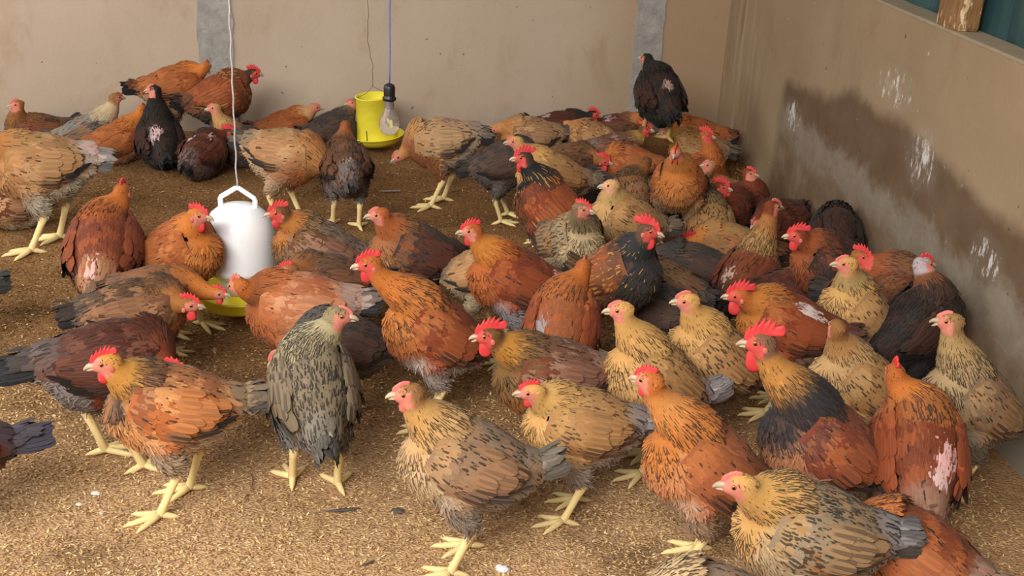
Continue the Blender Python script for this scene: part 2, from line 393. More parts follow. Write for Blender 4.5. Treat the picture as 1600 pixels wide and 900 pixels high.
pr = [(0.0, zb + 0.05), (0.066, zb + 0.05), (0.068, zb + 0.085), (0.070, zb + 0.092), (0.098, zb + 0.122), (0.109, zb + 0.130), (0.111, zb + 0.140), (0.108, zb + 0.20), (0.106, zb + 0.245), (0.098, zb + 0.285), (0.083, zb + 0.315), (0.060, zb + 0.336), (0.03, zb + 0.346), (0.0, zb + 0.349)]
link('water_tank', mesh_list('water_tank', [(*lathe(pr, 64), 0)], [m_white]), D)
zt = zb + 0.335
hp = [(-0.052, 0, zt - 0.005), (-0.053, 0, zt + 0.026), (-0.050, 0, zt + 0.034), (-0.004, 0, zt + 0.066), (0.004, 0, zt + 0.066), (0.050, 0, zt + 0.034), (0.053, 0, zt + 0.026), (0.052, 0, zt - 0.005)]
link('handle', mesh_list('handle', [(*tube(hp, [(0.008, 0.0055)] * len(hp), 8, ref=(0, 1, 0)), 0)], [m_white], False), D)
sp = []; n = 60
for i in range(n + 1):
    z = zt + 0.062 + 1.5 * i / n; sp.append((0.0015 * math.sin(i * 1.7), 0.0015 * math.cos(i * 1.3), z))
hang_wire(sp, 0.0026, m_str, 'string', D)
# pan feeder
P = unproject(589, 221, 0.04); Fd = empty('pan_feeder', (P[0], P[1], 0.028)); Fd.rotation_euler = (0.03, -0.07, 0); Fd.scale = (.96, .96, .80)
tag(Fd, 'yellow plastic tube feeder with round pan hanging near the back wall', 'feeder')
pr = [(0.0, 0.0), (0.05, 0.0), (0.085, 0.012), (0.108, 0.036), (0.115, 0.052), (0.119, 0.054), (0.119, 0.058), (0.112, 0.057), (0.100, 0.040), (0.08, 0.022), (0.05, 0.012), (0.0, 0.012)]
link('feed_pan', mesh_list('feed_pan', [(*lathe(pr, 56), 0)], [m_yel2]), Fd)
pr = [(0.084, 0.03), (0.074, 0.245), (0.077, 0.248), (0.077, 0.253), (0.070, 0.253), (0.080, 0.03), (0.084, 0.03)]
link('feed_tube', mesh_list('feed_tube', [(*lathe(pr, 56), 0)], [m_yel2]), Fd)
pr = [(0.0, 0.15), (0.04, 0.138), (0.073, 0.13)]
t_ = simple('ground_feed', (150, 118, 62), 0.95, 0.1, 0.3, 200, 0.8, 0.004)
tag(link('feed', mesh_list('feed', [(*lathe(pr, 32), 0)], [t_]), Fd), kind='stuff')
link('support_wire', mesh_list('support_wire', [(*tube([(-0.074, 0, 0.24), (-0.03, 0.01, 0.262), (0.0, 0.0, 0.30), (0.05, 0, 0.268), (0.075, 0, 0.24)], [0.0013] * 5, 6), 0),
    (*tube([(-0.03, -0.0815, 0.035), (-0.028, -0.080, 0.07), (-0.029, -0.0795, 0.10)], [0.0016] * 3, 6), 0)], [m_thin]), Fd)
sp = [(0.0, 0, 0.30)]
rr = random.Random(9)
for i in range(1, 50): sp.append((0.006 * math.sin(i * 0.5) + rr.uniform(-0.003, 0.003), rr.uniform(-0.003, 0.003), 0.30 + 0.025 * i))
hang_wire(sp, 0.0013, m_thin, 'hanging_wire', Fd)
# bulb: pear shaped clear glass bulb in a black holder on a blue cord
dB = ray(608, 192); Pb = cC + dB * 3.55
B = empty('light_bulb', tuple(Pb)); tag(B, 'clear glass light bulb in black holder hanging on a blue cord', 'light bulb')
gm = NT('bulb_glass', 0.05, 0.5); gm.b.inputs['Transmission Weight'].default_value = 0.86; gm.b.inputs['Base Color'].default_value = (0.95, 0.9, 0.8, 1); gm.b.inputs['IOR'].default_value = 1.2; gm = gm.m
prf = [(0.0, -0.038), (0.012, -0.036), (0.022, -0.029), (0.029, -0.017), (0.031, -0.002), (0.029, 0.010), (0.023, 0.024), (0.017, 0.036), (0.0145, 0.046), (0.014, 0.052)]
link('glass_bulb', mesh_list('glass_bulb', [(*lathe(prf, 32), 0)], [gm]), B)
m_al = simple('aluminium_cap', (170, 165, 158), 0.3, 0.6, 0.1, 60); m_al.node_tree.nodes['Principled BSDF'].inputs['Metallic'].default_value = 0.7
prf = [(0.0, 0.046), (0.0142, 0.047)]
for i in range(6): prf += [(0.0148, 0.050 + i * 0.005), (0.0132, 0.0525 + i * 0.005)]
prf += [(0.0, 0.081)]
link('metal_cap', mesh_list('metal_cap', [(*lathe(prf, 28), 0)], [m_al]), B)
m_blk = simple('black_bakelite', (30, 28, 28), 0.4, 0.5, 0.1, 40)
prf = [(0.0, 0.070), (0.020, 0.070), (0.021, 0.078), (0.017, 0.082), (0.017, 0.086), (0.0175, 0.108), (0.015, 0.116), (0.006, 0.121), (0.0, 0.122)]
link('lamp_holder', mesh_list('lamp_holder', [(*lathe(prf, 28), 0)], [m_blk]), B)
m_blue = simple('blue_cord', (96, 116, 172), 0.6, 0.3, 0.15, 60)
hang_wire([(0.001 * math.sin(i * 0.9), 0, 0.12 + 0.04 * i) for i in range(36)], 0.0024, m_blue, 'cord', B)
link('filament', mesh_list('filament', [(*tube([(0, 0, 0.05), (0, 0, 0.01)], [0.003, 0.002], 8), 0), (*tube([(-0.009, 0, 0.006), (-0.004, 0, 0.011), (0.004, 0, 0.011), (0.009, 0, 0.006)], [0.0006] * 4, 5), 0)], [m_al]), B)

# ------------------------------------------------------------------ feathers
# small feather template (u, v, dome)
FT_V = np.array([[0, 0, 0], [-0.85, .42, 0], [0, .42, 1], [0.85, .42, 0], [-0.8, .80, 0], [0, .82, 1], [0.8, .80, 0], [0, 1, .2]])
FT_T = np.array([[0, 2, 1], [0, 3, 2], [4, 5, 7], [5, 6, 7]]); FT_Q = np.array([[1, 2, 5, 4], [2, 3, 6, 5]])
# large (flight) feather
_v = [[0, 0, 0]]; _rows = [(.12, .35), (.3, .8), (.5, 1.0), (.7, 1.0), (.86, .85), (.95, .5)]
for vv, hw in _rows: _v += [[-hw, vv, 0], [0, vv + 0.01, 1], [hw, vv, 0]]
_v += [[0, 1, .2]]; BT_V = np.array(_v); _q = []; _t = [[0, 2, 1], [0, 3, 2]]
for r_ in range(5):
    a_ = 1 + 3 * r_; _q += [[a_, a_ + 1, a_ + 4, a_ + 3], [a_ + 1, a_ + 2, a_ + 5, a_ + 4]]
a_ = 16; _t += [[a_, a_ + 1, a_ + 3], [a_ + 1, a_ + 2, a_ + 3]]; BT_T = np.array(_t); BT_Q = np.array(_q)

FT_T, FT_Q, BT_T, BT_Q = FT_T[:, ::-1], FT_Q[:, ::-1], BT_T[:, ::-1], BT_Q[:, ::-1]
def feathers(P, Fd, N, L, W, lift, bend, col, mark, rng, big=False, dome=0.25, side=0.0, soft=0.35):
    """vectorised feather quads. P,Fd,N (n,3), L,W,lift,bend (n,), col (n,3), mark (n,4)"""
    TV, TT, TQ = (BT_V, BT_T, BT_Q) if big else (FT_V, FT_T, FT_Q)
    n = len(P); k = len(TV)
    Fd = Fd - N * np.sum(Fd * N, 1)[:, None]; Fd /= np.linalg.norm(Fd, axis=1)[:, None] + 1e-9
    S = np.cross(N, Fd)
    u, v, d = TV[:, 0], TV[:, 1], TV[:, 2]
    L_, W_ = L[:, None], W[:, None]
    vv = v[None, :] + (rng.normal(0, 0.02, (n, k)) * (v[None, :] > 0.3))
    x = L_ * vv; y = W_ * u[None, :] * 0.5 + np.asarray(side).reshape(-1, 1) * L_ * v[None, :] ** 2
    z = L_ * (np.sin(lift)[:, None] * v[None, :] - bend[:, None] * v[None, :] ** 2) + W_ * dome * d[None, :]
    V = P[:, None, :] + x[:, :, None] * Fd[:, None, :] + y[:, :, None] * S[:, None, :] + z[:, :, None] * N[:, None, :]
    off = (np.arange(n) * k)[:, None, None]
    T = (TT[None] + off).reshape(-1, 3); Q = (TQ[None] + off).reshape(-1, 4)
    C = np.repeat(np.concatenate([col, np.ones((n, 1))], 1), k, 0); Mk = np.repeat(mark, k, 0)
    fuv = np.zeros((n, k, 3)); fuv[:, :, 0] = u / np.maximum(np.abs(u).max(), 1e-6); fuv[:, :, 1] = v; fuv[:, :, 2] = rng.random(n)[:, None] * 10
    NN = N[:, None, :] + soft * (u[None, :, None] / max(np.abs(u).max(), 1e-6)) * S[:, None, :] + 0.25 * soft * (v[None, :, None] - .3) * Fd[:, None, :]
    NN /= np.linalg.norm(NN, axis=2)[:, :, None]
    return V.reshape(-1, 3), T, Q, C, Mk, fuv.reshape(-1, 3), NN.reshape(-1, 3)
def join_f(parts):
    Vs, Ts, Qs, Cs, Ms, Us, Ns = [], [], [], [], [], [], []; b = 0
    for V, T, Q, C, Mk, u, nn in parts:
        Vs.append(V); Ts.append(T + b); Qs.append(Q + b); Cs.append(C); Ms.append(Mk); Us.append(u); Ns.append(nn); b += len(V)
    return np.concatenate(Vs), np.concatenate(Ts), np.concatenate(Qs), np.concatenate(Cs), np.concatenate(Ms), np.concatenate(Us), np.concatenate(Ns)
def f_obj(name, parts, parent):
    V, T, Q, C, Mk, u, nn = join_f(parts)
    return link(name, mesh_np(name, V, [T, Q], [M_PL], True, {'Col': C, 'Mark': Mk, 'fuv': u}, nrm=nn), parent)

# ------------------------------------------------------------------ plumage palettes (sRGB)
def pal(head, neck, hackle, breast, back, wing, flight, belly, rump, tail, mark=(34, 26, 22), mn=0.5, mb=0.25, alt=None, va=0.25, beak=None, legs=(242, 216, 152)):
    return dict(head=head, neck=neck, hackle=hackle, breast=breast, back=back, wing=wing, flight=flight, belly=belly, rump=rump, tail=tail, mark=mark, mn=mn, mb=mb, alt=alt or wing, va=va, beak=beak, legs=legs)
PAL = {
 'red':    pal((170, 92, 38), (188, 104, 40), (172, 92, 36), (164, 88, 44), (112, 50, 24), (128, 56, 28), (78, 46, 36), (160, 130, 108), (118, 62, 36), (44, 40, 42), mn=0.25, mb=0.05, alt=(150, 76, 38), va=0.35),
 'redk':   pal((178, 100, 42), (192, 110, 46), (180, 108, 48), (170, 98, 52), (122, 58, 30), (132, 60, 32), (64, 48, 42), (172, 152, 134), (126, 72, 44), (52, 48, 50), mn=0.5, mb=0.15, alt=(166, 92, 50), va=0.4),
 'darkred':pal((122, 56, 26), (112, 50, 24), (92, 42, 22), (96, 46, 28), (72, 32, 20), (78, 34, 22), (38, 28, 26), (70, 54, 46), (66, 36, 26), (26, 24, 26), mn=0.3, mb=0.25, alt=(112, 52, 30), va=0.35),
 'orange': pal((190, 112, 48), (192, 112, 46), (182, 104, 44), (182, 110, 54), (154, 82, 38), (150, 78, 36), (92, 60, 44), (176, 140, 104), (146, 86, 46), (54, 44, 40), mn=0.25, mb=0.08, alt=(178, 108, 58), va=0.3),
 'buff':   pal((200, 150, 84), (200, 150, 84), (196, 148, 86), (200, 156, 100), (166, 124, 76), (170, 126, 78), (112, 82, 58), (166, 144, 118), (142, 118, 92), (66, 58, 54), mn=0.45, mb=0.35, alt=(158, 112, 68), va=0.3),
 'grey':   pal((140, 124, 90), (182, 166, 124), (176, 160, 122), (156, 142, 114), (124, 108, 84), (128, 110, 84), (88, 80, 74), (132, 122, 112), (126, 117, 106), (76, 70, 64), mark=(30, 27, 25), mn=1.0, mb=0.8, alt=(104, 90, 72), va=0.3),
 'tangrey':pal((146, 102, 58), (188, 142, 82), (192, 150, 98), (186, 158, 120), (132, 110, 88), (146, 114, 86), (88, 78, 74), (152, 138, 124), (138, 124, 108), (86, 78, 70), mark=(38, 30, 24), mn=0.65, mb=0.4, alt=(160, 114, 78), va=0.3),
 'black':  pal((28, 23, 21), (30, 23, 21), (34, 23, 19), (40, 28, 22), (28, 20, 18), (32, 22, 18), (22, 20, 21), (42, 37, 35), (34, 28, 27), (20, 19, 21), mark=(12, 11, 12), mn=0.3, mb=0.25, alt=(74, 38, 22), va=0.22),
 'collar': pal((192, 136, 62), (186, 130, 58), (48, 43, 43), (200, 138, 84), (148, 92, 54), (176, 98, 50), (60, 50, 48), (190, 166, 138), (140, 116, 90), (74, 66, 62), mn=0.5, mb=0.25, alt=(204, 140, 86), va=0.4),
 'blackneck': pal((66, 50, 38), (27, 25, 26), (34, 30, 28), (116, 66, 34), (132, 64, 32), (126, 54, 28), (40, 32, 30), (88, 70, 56), (88, 54, 34), (28, 27, 29), mark=(196, 140, 66), mn=0.2, mb=0.0, alt=(158, 80, 40), va=0.35),
 'brown':  pal((150, 94, 46), (140, 88, 46), (116, 76, 46), (124, 82, 52), (84, 58, 40), (90, 58, 40), (52, 42, 38), (108, 94, 86), (86, 70, 58), (42, 39, 39), mn=0.4, mb=0.35, alt=(122, 76, 46), va=0.35),
 'slate':  pal((104, 88, 74), (86, 76, 68), (76, 69, 65), (84, 76, 72), (60, 52, 49), (70, 56, 50), (46, 42, 42), (92, 84, 76), (72, 65, 58), (42, 39, 38), mn=0.3, mb=0.3, alt=(96, 68, 52), va=0.28),
 'gold':   pal((106, 70, 34), (176, 120, 50), (114, 84, 46), (142, 88, 46), (110, 72, 54), (112, 60, 38), (70, 56, 48), (144, 122, 106), (124, 106, 96), (58, 53, 54), mn=0.6, mb=0.4, alt=(152, 112, 92), va=0.45),
 'tan':    pal((190, 132, 74), (178, 118, 64), (182, 128, 74), (178, 130, 84), (156, 116, 74), (170, 122, 76), (68, 58, 54), (182, 162, 132), (130, 110, 90), (48, 43, 43), mn=0.15, mb=0.12, alt=(188, 144, 100), va=0.4),
}

# ------------------------------------------------------------------ bird
TORSO = np.array([[-.136, .040, .008, .010], [-.125, .036, .024, .026], [-.100, .022, .042, .046], [-.07, .008, .058, .064], [-.03, -.004, .069, .076], [.01, -.008, .071, .078], [.05, -.002, .066, .074], [.085, .008, .053, .062], [.110, .016, .034, .044], [.124, .022, .010, .014]])
TORSO[:, 0] *= .90; TORSO[6:, 0] = TORSO[6, 0] + (TORSO[6:, 0] - TORSO[6, 0]) * .82; TORSO[:, 3] *= 1.07; TORSO[:, 2] *= 1.02
def sstep(x, a, b):
    t = np.clip((x - a) / (b - a), 0, 1); return t * t * (3 - 2 * t)

def make_bird(spec, P, heading, Hh, head_dir):
    """P world base, heading world yaw, Hh local head position (unscaled bird units), head_dir local unit vector"""
    rng = np.random.default_rng(spec['seed']); S = spec.get('S', 1.0); c = dict(PAL[spec['pal']]); c.update(spec.get('pc', {}))
    sit = spec.get('m', 'st') == 'si'; zc = 0.088 if sit else spec.get('zc', 0.212)
    bp = math.radians(spec.get('bp', 6 if sit else 18)); cb, sb = math.cos(bp), math.sin(bp)
    fat = spec.get('fat', 1.0); comb = spec.get('cs', 0.3); wat = spec.get('ws', comb)
    det = spec.get('det', 1.0)
    root = empty('chicken', tuple(P), heading); root.scale = (S, S, S)
    tag(root, spec['label'], 'chicken', spec.get('group'))
    A = np.array([cb, 0, sb]); Bz = np.array([-sb, 0, cb]); O = np.array([0, 0, zc])
    tor = TORSO.copy(); tor[:, 2:] *= fat
    def T2L(u, y, d): return O + A * u + Bz * d + np.array([0, 1, 0]) * y
    parts = []
    pts = [T2L(r[0], 0, r[1]) for r in tor]; parts.append(tube(pts, [(r[2], r[3]) for r in tor], 20))
    # neck bezier
    N0 = T2L(.052, 0, .022); dirH = Hh - N0; dn = np.linalg.norm(dirH); dirH = dirH / dn
    upk = np.clip(dirH[2], 0, 1)
    nu_ = A * 0.5 + np.array([0, 0, 0.9 * upk - 0.15 * (1 - upk)]) + dirH * 0.4; nu_ /= np.linalg.norm(nu_)
    tdir = dirH * 0.6 + np.array([0, 0, 0.9 * upk]) - 0.25 * head_dir * upk + head_dir * 0.5 * (1 - upk); tdir /= np.linalg.norm(tdir)
    B0, B1, B2, B3 = N0, N0 + nu_ * dn * 0.38, Hh - tdir * dn * 0.34, Hh - head_dir * 0.004 - np.array([0, 0, 0.003])
    ts = np.linspace(0, 1, 17)[:, None]
    NB = (1 - ts) ** 3 * B0 + 3 * (1 - ts) ** 2 * ts * B1 + 3 * (1 - ts) * ts ** 2 * B2 + ts ** 3 * B3
    long_ = np.clip((dn - 0.09) / 0.12, 0, 1)
    nr = np.interp(ts[:, 0], [0, .2, .45, .7, .9, 1], [.056 * fat, .051 * fat, .0385, .0265 - .003 * long_, .0200, .0185])
    parts.append(tube(NB, list(nr), 16))
    # head
    hx = head_dir / np.linalg.norm(head_dir); hy = np.cross((0, 0, 1.0), hx); hy /= np.linalg.norm(hy); hz = np.cross(hx, hy); HM = np.stack([hx, hy, hz], 1)
    parts.append(ellipsoid(Hh, (.0255, .0175, .0185), HM)); parts.append(ellipsoid(Hh + HM @ np.array([.012, 0, -.003]), (.018, .0135, .014), HM))
    # thighs and legs
    legsV = []; toes = []; yel = s2l(c['legs']); stand = not sit
    dx = spec.get('step', 0.02)
    leg_axis = []
    if stand:
        for sgn, fx in ((1, dx), (-1, -dx)):
            foot = np.array([fx + 0.005, sgn * .040, 0.0]); hock = np.array([fx * 0.8 - 0.026, sgn * .040, .094]); kz = zc - 0.045
            hip = np.array([-.005, sgn * .036, zc - .02]); knee = np.array([fx * 0.5 + .014, sgn * .044, kz])
            tp_ = [hip, knee, knee * 0.45 + hock * 0.55, hock + np.array([0.003, 0, .006])]
            parts.append(tube(tp_, [.036, .034, .023, .0125], 12)); leg_axis.append((knee, hock))
            a = foot + np.array([0, 0, .012])
            legsV.append(tube([hock + np.array([0.004, 0, 0.012]), hock, hock * 0.7 + a * 0.3, hock * 0.25 + a * 0.75, a, a - np.array([0, 0, .004])], [.0105, .0108, .0078, .0072, .0088, .008], 9))
            for ang, ln in ((0, .058), (36, .048), (-36, .048), (180 - sgn * 12, .026)):
                q = math.radians(ang + sgn * 4 + rng.uniform(-5, 5)); d = np.array([math.cos(q), math.sin(q), 0]); zz = 0.0052
                pts_ = [a + d * 0.002, a + d * ln * 0.35 + np.array([0, 0, -.003]), np.array([*(a + d * ln * .8)[:2], zz]), np.array([*(a + d * ln)[:2], 0.0045]), np.array([*(a + d * (ln + .010))[:2], 0.0015])]
                toes.append(tube(pts_, [.0070, .0066, .0056, .0042, .0010], 7))
    parts.append(tube([T2L(-.10, 0, .0), T2L(-.06, 0, -.03), T2L(-.01, 0, -.04), T2L(.03, 0, -.035)], [.022, .046 * fat, .050 * fat, .03], 14))
    # union by voxel remesh
    me = mesh_list('tmp', [(v, f, 0) for v, f in parts], []); ob = bpy.data.objects.new('tmp', me); COL.objects.link(ob)
    r = ob.modifiers.new('r', 'REMESH'); r.mode = 'VOXEL'; r.voxel_size = 0.0052; sm = ob.modifiers.new('s', 'SMOOTH'); sm.iterations = 5; sm.factor = 0.5
    ev = ob.evaluated_get(bpy.context.evaluated_depsgraph_get()); em = ev.to_mesh()
    nv = len(em.vertices); BV = np.empty(nv * 3, np.float32); em.vertices.foreach_get('co', BV); BV = BV.reshape(-1, 3).astype(float)
    BN = np.empty(nv * 3, np.float32); em.vertices.foreach_get('normal', BN); BN = BN.reshape(-1, 3).astype(float)
    em.calc_loop_triangles(); nt = len(em.loop_triangles); BT = np.empty(nt * 3, np.int32); em.loop_triangles.foreach_get('vertices', BT); BT = BT.reshape(-1, 3)
    ev.to_mesh_clear(); bpy.data.objects.remove(ob); bpy.data.meshes.remove(me)

    # analysis of points on the body
    colA = {k: s2l(c[k]) for k in ('head', 'neck', 'hackle', 'breast', 'back', 'wing', 'flight', 'belly', 'rump', 'tail', 'mark', 'alt')}
    lf = rng.random(3) * 6.28
    def analyse(X):
        D = X - O; u = D @ A; y = D[:, 1]; d = D @ Bz
        off = np.interp(u, tor[:, 0], tor[:, 1]); ry = np.interp(u, tor[:, 0], tor[:, 2]); rz = np.interp(u, tor[:, 0], tor[:, 3])
        tn = np.sqrt((y / ry) ** 2 + ((d - off) / rz) ** 2); tn = np.where((u > .097) | (u < -.126), tn + 1, tn)
        dist = np.linalg.norm(X[:, None, :] - NB[None], axis=2); i = dist.argmin(1); nt_ = ts[i, 0]; nn = dist[np.arange(len(X)), i] / nr[i]
        w = sstep(tn - nn, -0.25, 0.25) * (nt_ > 0.01); w = np.where(nt_ > .45, 1, w)
        rel = (d - off) / rz
        hl = (X - Hh) @ HM
        return u, y, d, rel, nt_, w, hl, i
    def colour(X, an, jit=0.10):
        u, y, d, rel, nt_, w, hl, i = an; n = len(X)
        side = colA['breast'][None] * sstep(u, -.01, .06)[:, None] + colA['wing'][None] * (1 - sstep(u, -.01, .06))[:, None]
        C = side * (1 - sstep(rel, .3, .7))[:, None] + colA['back'][None] * sstep(rel, .3, .7)[:, None]
        wr = (sstep(-u, .055, .095) * sstep(rel, -.4, .2))[:, None]; C = C * (1 - wr) + colA['rump'][None] * wr
        wb = (sstep(-(rel + .50 - .30 * sstep(-u, .0, .09)), -.10, .22) * (1 - sstep(u, .015, .06)))[:, None]; lowt = (sstep(-(X[:, 2] - (zc - .085)), 0, .02) if not sit else np.zeros(n))[:, None]; wb = np.maximum(wb, lowt * .85); C = C * (1 - wb) + colA['belly'][None] * wb
        nk = colA['hackle'][None] * (1 - sstep(nt_, .38, .62))[:, None] + colA['neck'][None] * sstep(nt_, .38, .62)[:, None]
        front = sstep(((X - NB[i]) @ A) / nr[i], 0.15, 0.8) * (1 - sstep(nt_, .35, .8)); nk = nk * (1 - 0.75 * front[:, None]) + colA['breast'][None] * 0.75 * front[:, None]
        hd = sstep(-np.linalg.norm((X - Hh), axis=1), -.036, -.026)[:, None]; nk = nk * (1 - hd) + colA['head'][None] * hd
        C = C * (1 - w[:, None]) + nk * w[:, None]
        pn = np.sin(X[:, 0] * 70 + lf[0]) * np.sin(X[:, 2] * 85 + lf[1]) + 0.8 * np.sin(X[:, 1] * 60 + X[:, 0] * 130 + lf[2]); pn = sstep(pn + rng.normal(0, .35, n), .1, 1.1) * c['va'] * 2 * (1 - w)
        pn = np.clip(pn * (rel > -.35), 0, .85)
        C = C * (1 - pn[:, None]) + colA['alt'][None] * pn[:, None]
        C = C * np.exp(rng.normal(0, jit, (n, 1))) * np.exp(rng.normal(0, jit * 0.25, (n, 3)))
        for (pu, py_, prad, pc_) in spec.get('patch', ()):
            k = sstep(-np.sqrt((u - pu) ** 2 + (y - py_) ** 2 * 1.2) + rng.normal(0, .006, n), -prad, -prad * 0.6) * (rel > 0.1); C = C * (1 - k[:, None]) + s2l(pc_)[None] * k[:, None]
        return np.clip(C, 0, 1)
    an = analyse(BV); C0 = colour(BV, an, 0.04); hl = an[6]
    face = (sstep(hl[:, 0], -.006, -.001) * (hl[:, 2] > -.022)) * (1 - sstep(hl[:, 2] - np.clip(hl[:, 0], 0, .03) * 0.35, .008, .011)) * (np.abs(hl[:, 1]) > -1) * (an[4] > .7)
    fc = np.exp(rng.normal(0, .07, (len(BV), 1))) * s2l(spec.get('face', (208, 82, 72) if comb > .45 else (210, 128, 108)))
    C0 = C0 * (1 - face[:, None]) + fc * face[:, None]
    VV = [BV]; FQ = [BT]; quads = []; base_ = len(BV); CC = [C0]
    tris_l = []
    for v, f in legsV + toes:
        v = np.array(v); VV.append(v); CC.append(np.repeat(yel[None] * np.exp(rng.normal(0, .08)), len(v), 0))
        quads += [[i + base_ for i in q] for q in f if len(q) == 4]; tris_l += [[i + base_ for i in q] for q in f if len(q) == 3]; base_ += len(v)
    Vb = np.concatenate(VV); Cb = np.concatenate(CC); Cb = np.concatenate([Cb, np.ones((len(Cb), 1))], 1)
    pol = [np.concatenate([BT, np.array(tris_l, np.int32)]) if tris_l else BT]
    if quads: pol.append(np.array(quads, np.int32))
    mk0 = np.zeros((len(Vb), 4)); fu0 = np.zeros((len(Vb), 3)); fu0[:, 0] = .5; fu0[:, 1] = Vb[:, 2] * 30
    link('body', mesh_np('body', Vb, pol, [M_PL], True, {'Col': Cb, 'Mark': mk0, 'fuv': fu0}), root)

    # contour feathers
    tv = BV[BT]; ar = 0.5 * np.linalg.norm(np.cross(tv[:, 1] - tv[:, 0], tv[:, 2] - tv[:, 0]), axis=1); cum = np.cumsum(ar); tot = cum[-1]
    def sample(n):
        k = np.searchsorted(cum, rng.random(n) * tot).clip(0, len(BT) - 1); a = rng.random((n, 1)); b = rng.random((n, 1)); fl_ = (a + b) > 1; a = np.where(fl_, 1 - a, a); b = np.where(fl_, 1 - b, b)
        t_ = tv[k]; X = t_[:, 0] * (1 - a - b) + t_[:, 1] * a + t_[:, 2] * b; N = BN[BT[k]].mean(1); N /= np.linalg.norm(N, axis=1)[:, None]
        return X, N
    tanN = np.gradient(NB, axis=0); tanN /= np.linalg.norm(tanN, axis=1)[:, None]
    def flow(X, an):
        u, y, d, rel, nt_, w, hl, i = an
        ft = -A[None] + np.array([0, 0, -0.35])[None] * (1 - sstep(rel, .2, .8))[:, None] - 0.35 * Bz[None] * sstep(u, .04, .1)[:, None]
        fn = -tanN[i]
        ft = ft * (1 - w[:, None]) + fn * w[:, None] * 1.3
        low = sstep(-(X[:, 2] - (zc - .095)), 0, .02)[:, None] if stand else np.zeros((len(X), 1))
        return ft * (1 - low) + np.array([0, 0, -1.0])[None] * low
    nbase = int(3600 * det)
    X, N = sample(nbase); an = analyse(X); u, y, d, rel, nt_, w, hl, ii = an
    headd = np.linalg.norm(X - Hh, axis=1)
    inface = (hl[:, 0] > -.008) & (hl[:, 2] < .009 + np.clip(hl[:, 0], 0, .03) * 0.3) & (nt_ > .7) & (hl[:, 2] > -.022)
    beak_zone = (hl[:, 0] > .019) & (headd < .05)
    lowleg = np.zeros(len(X), bool)
    keep = ~(inface | beak_zone)
    isn = w > .5
    L = np.where(isn, np.interp(nt_, [0, .3, .6, .85, 1], [.032, .030, .024, .013, .009]), .025)
    W = np.where(isn, np.interp(nt_, [0, .3, .6, .85, 1], [.0095, .0075, .006, .005, .005]), .0125)
    bel = (rel < -.45) & ~isn; thigh = (X[:, 2] < zc - .10) & ~isn
    L = np.where(bel, .026, L); W = np.where(bel, .008, W); L = np.where(thigh, .014, L); W = np.where(thigh, .007, W)
    rum = (u < -.08) & ~isn & ~bel; L = np.where(rum, .036, L); W = np.where(rum, .013, W)
    L *= rng.uniform(.8, 1.15, len(X)); W *= rng.uniform(.85, 1.15, len(X)) / math.sqrt(min(det, 1.0)); L = L / (1 if det >= 1 else det ** .35)
    Fl = flow(X, an); Fl += rng.normal(0, .10, Fl.shape) * np.where(bel | thigh, 3.0, 1.0)[:, None]
    lift = np.where(isn, .08, .10) + rng.normal(0, .05, len(X)); lift = np.where(bel | rum, lift + .14, lift); bend = np.where(isn, .10, .20)
    Cc = colour(X, an, 0.075)
    ms = np.where(isn, c['mn'] * (0.35 + .65 * (1 - sstep(nt_, .55, .9))), np.where(rel > -.3, c['mb'] * .8, c['mb'] * .2)) * rng.uniform(.3, 1.25, len(X)); ms = (rng.random(len(X)) < ms * 1.15) * rng.uniform(.75, 1, len(X))
    mk = np.concatenate([np.repeat(colA['mark'][None], len(X), 0), ms[:, None]], 1)
    k = keep
    P1 = X - N * .0018
    fparts = [feathers(P1[k], Fl[k], N[k], L[k], W[k], lift[k], bend[k], Cc[k], mk[k], rng)]
    # extra small neck and head feathers, and fluff on the belly and rear
    X, N = sample(int(3800 * det)); an = analyse(X); u, y, d, rel, nt_, w, hl, ii = an
    inface = (hl[:, 0] > -.008) & (hl[:, 2] < .009 + np.clip(hl[:, 0], 0, .03) * 0.3) & (nt_ > .7) & (hl[:, 2] > -.022); beak_zone = (hl[:, 0] > .019) & (nt_ > .8)
    k = (w > .5) & ~inface & ~beak_zone
    hx_ = np.interp(nt_, [0, .3, .6, .85, 1], [.030, .028, .022, .012, .008]) * rng.uniform(.8, 1.2, len(X)); wx_ = np.interp(nt_, [0, .5, .85, 1], [.008, .006, .0045, .0045])
    Fl = flow(X, an) + rng.normal(0, .07, X.shape); Cc = colour(X, an, .12)
    ms = (rng.random(len(X)) < c['mn'] * (0.25 + .75 * (1 - sstep(nt_, .50, .9)))) * rng.uniform(.75, 1, len(X))
    mk = np.concatenate([np.repeat(colA['mark'][None], len(X), 0), ms[:, None]], 1)
    fparts.append(feathers((X - N * .0012)[k], Fl[k], N[k], hx_[k], wx_[k], .10 + rng.normal(0, .04, k.sum()), np.full(k.sum(), .08), Cc[k], mk[k], rng))
    k = (w < .5) & ((rel < -.40) | (X[:, 2] < zc - .085) | ((u < -.09) & (rel < .4))) & (X[:, 2] > .012)
    if stand: k &= ~(X[:, 2] < .088)
    Cc = colour(X, an, .08); Fl = flow(X, an) + rng.normal(0, .5, X.shape)
    mk = np.zeros((len(X), 4)); fparts.append(feathers(X[k], Fl[k], N[k], rng.uniform(.016, .030, k.sum()), rng.uniform(.0015, .004, k.sum()), rng.uniform(.15, .7, k.sum()), np.full(k.sum(), .3), Cc[k], mk[k], rng))
    f_obj('plumage', fparts, root)

    # wings
    wu0, wu1 = .080, -.106
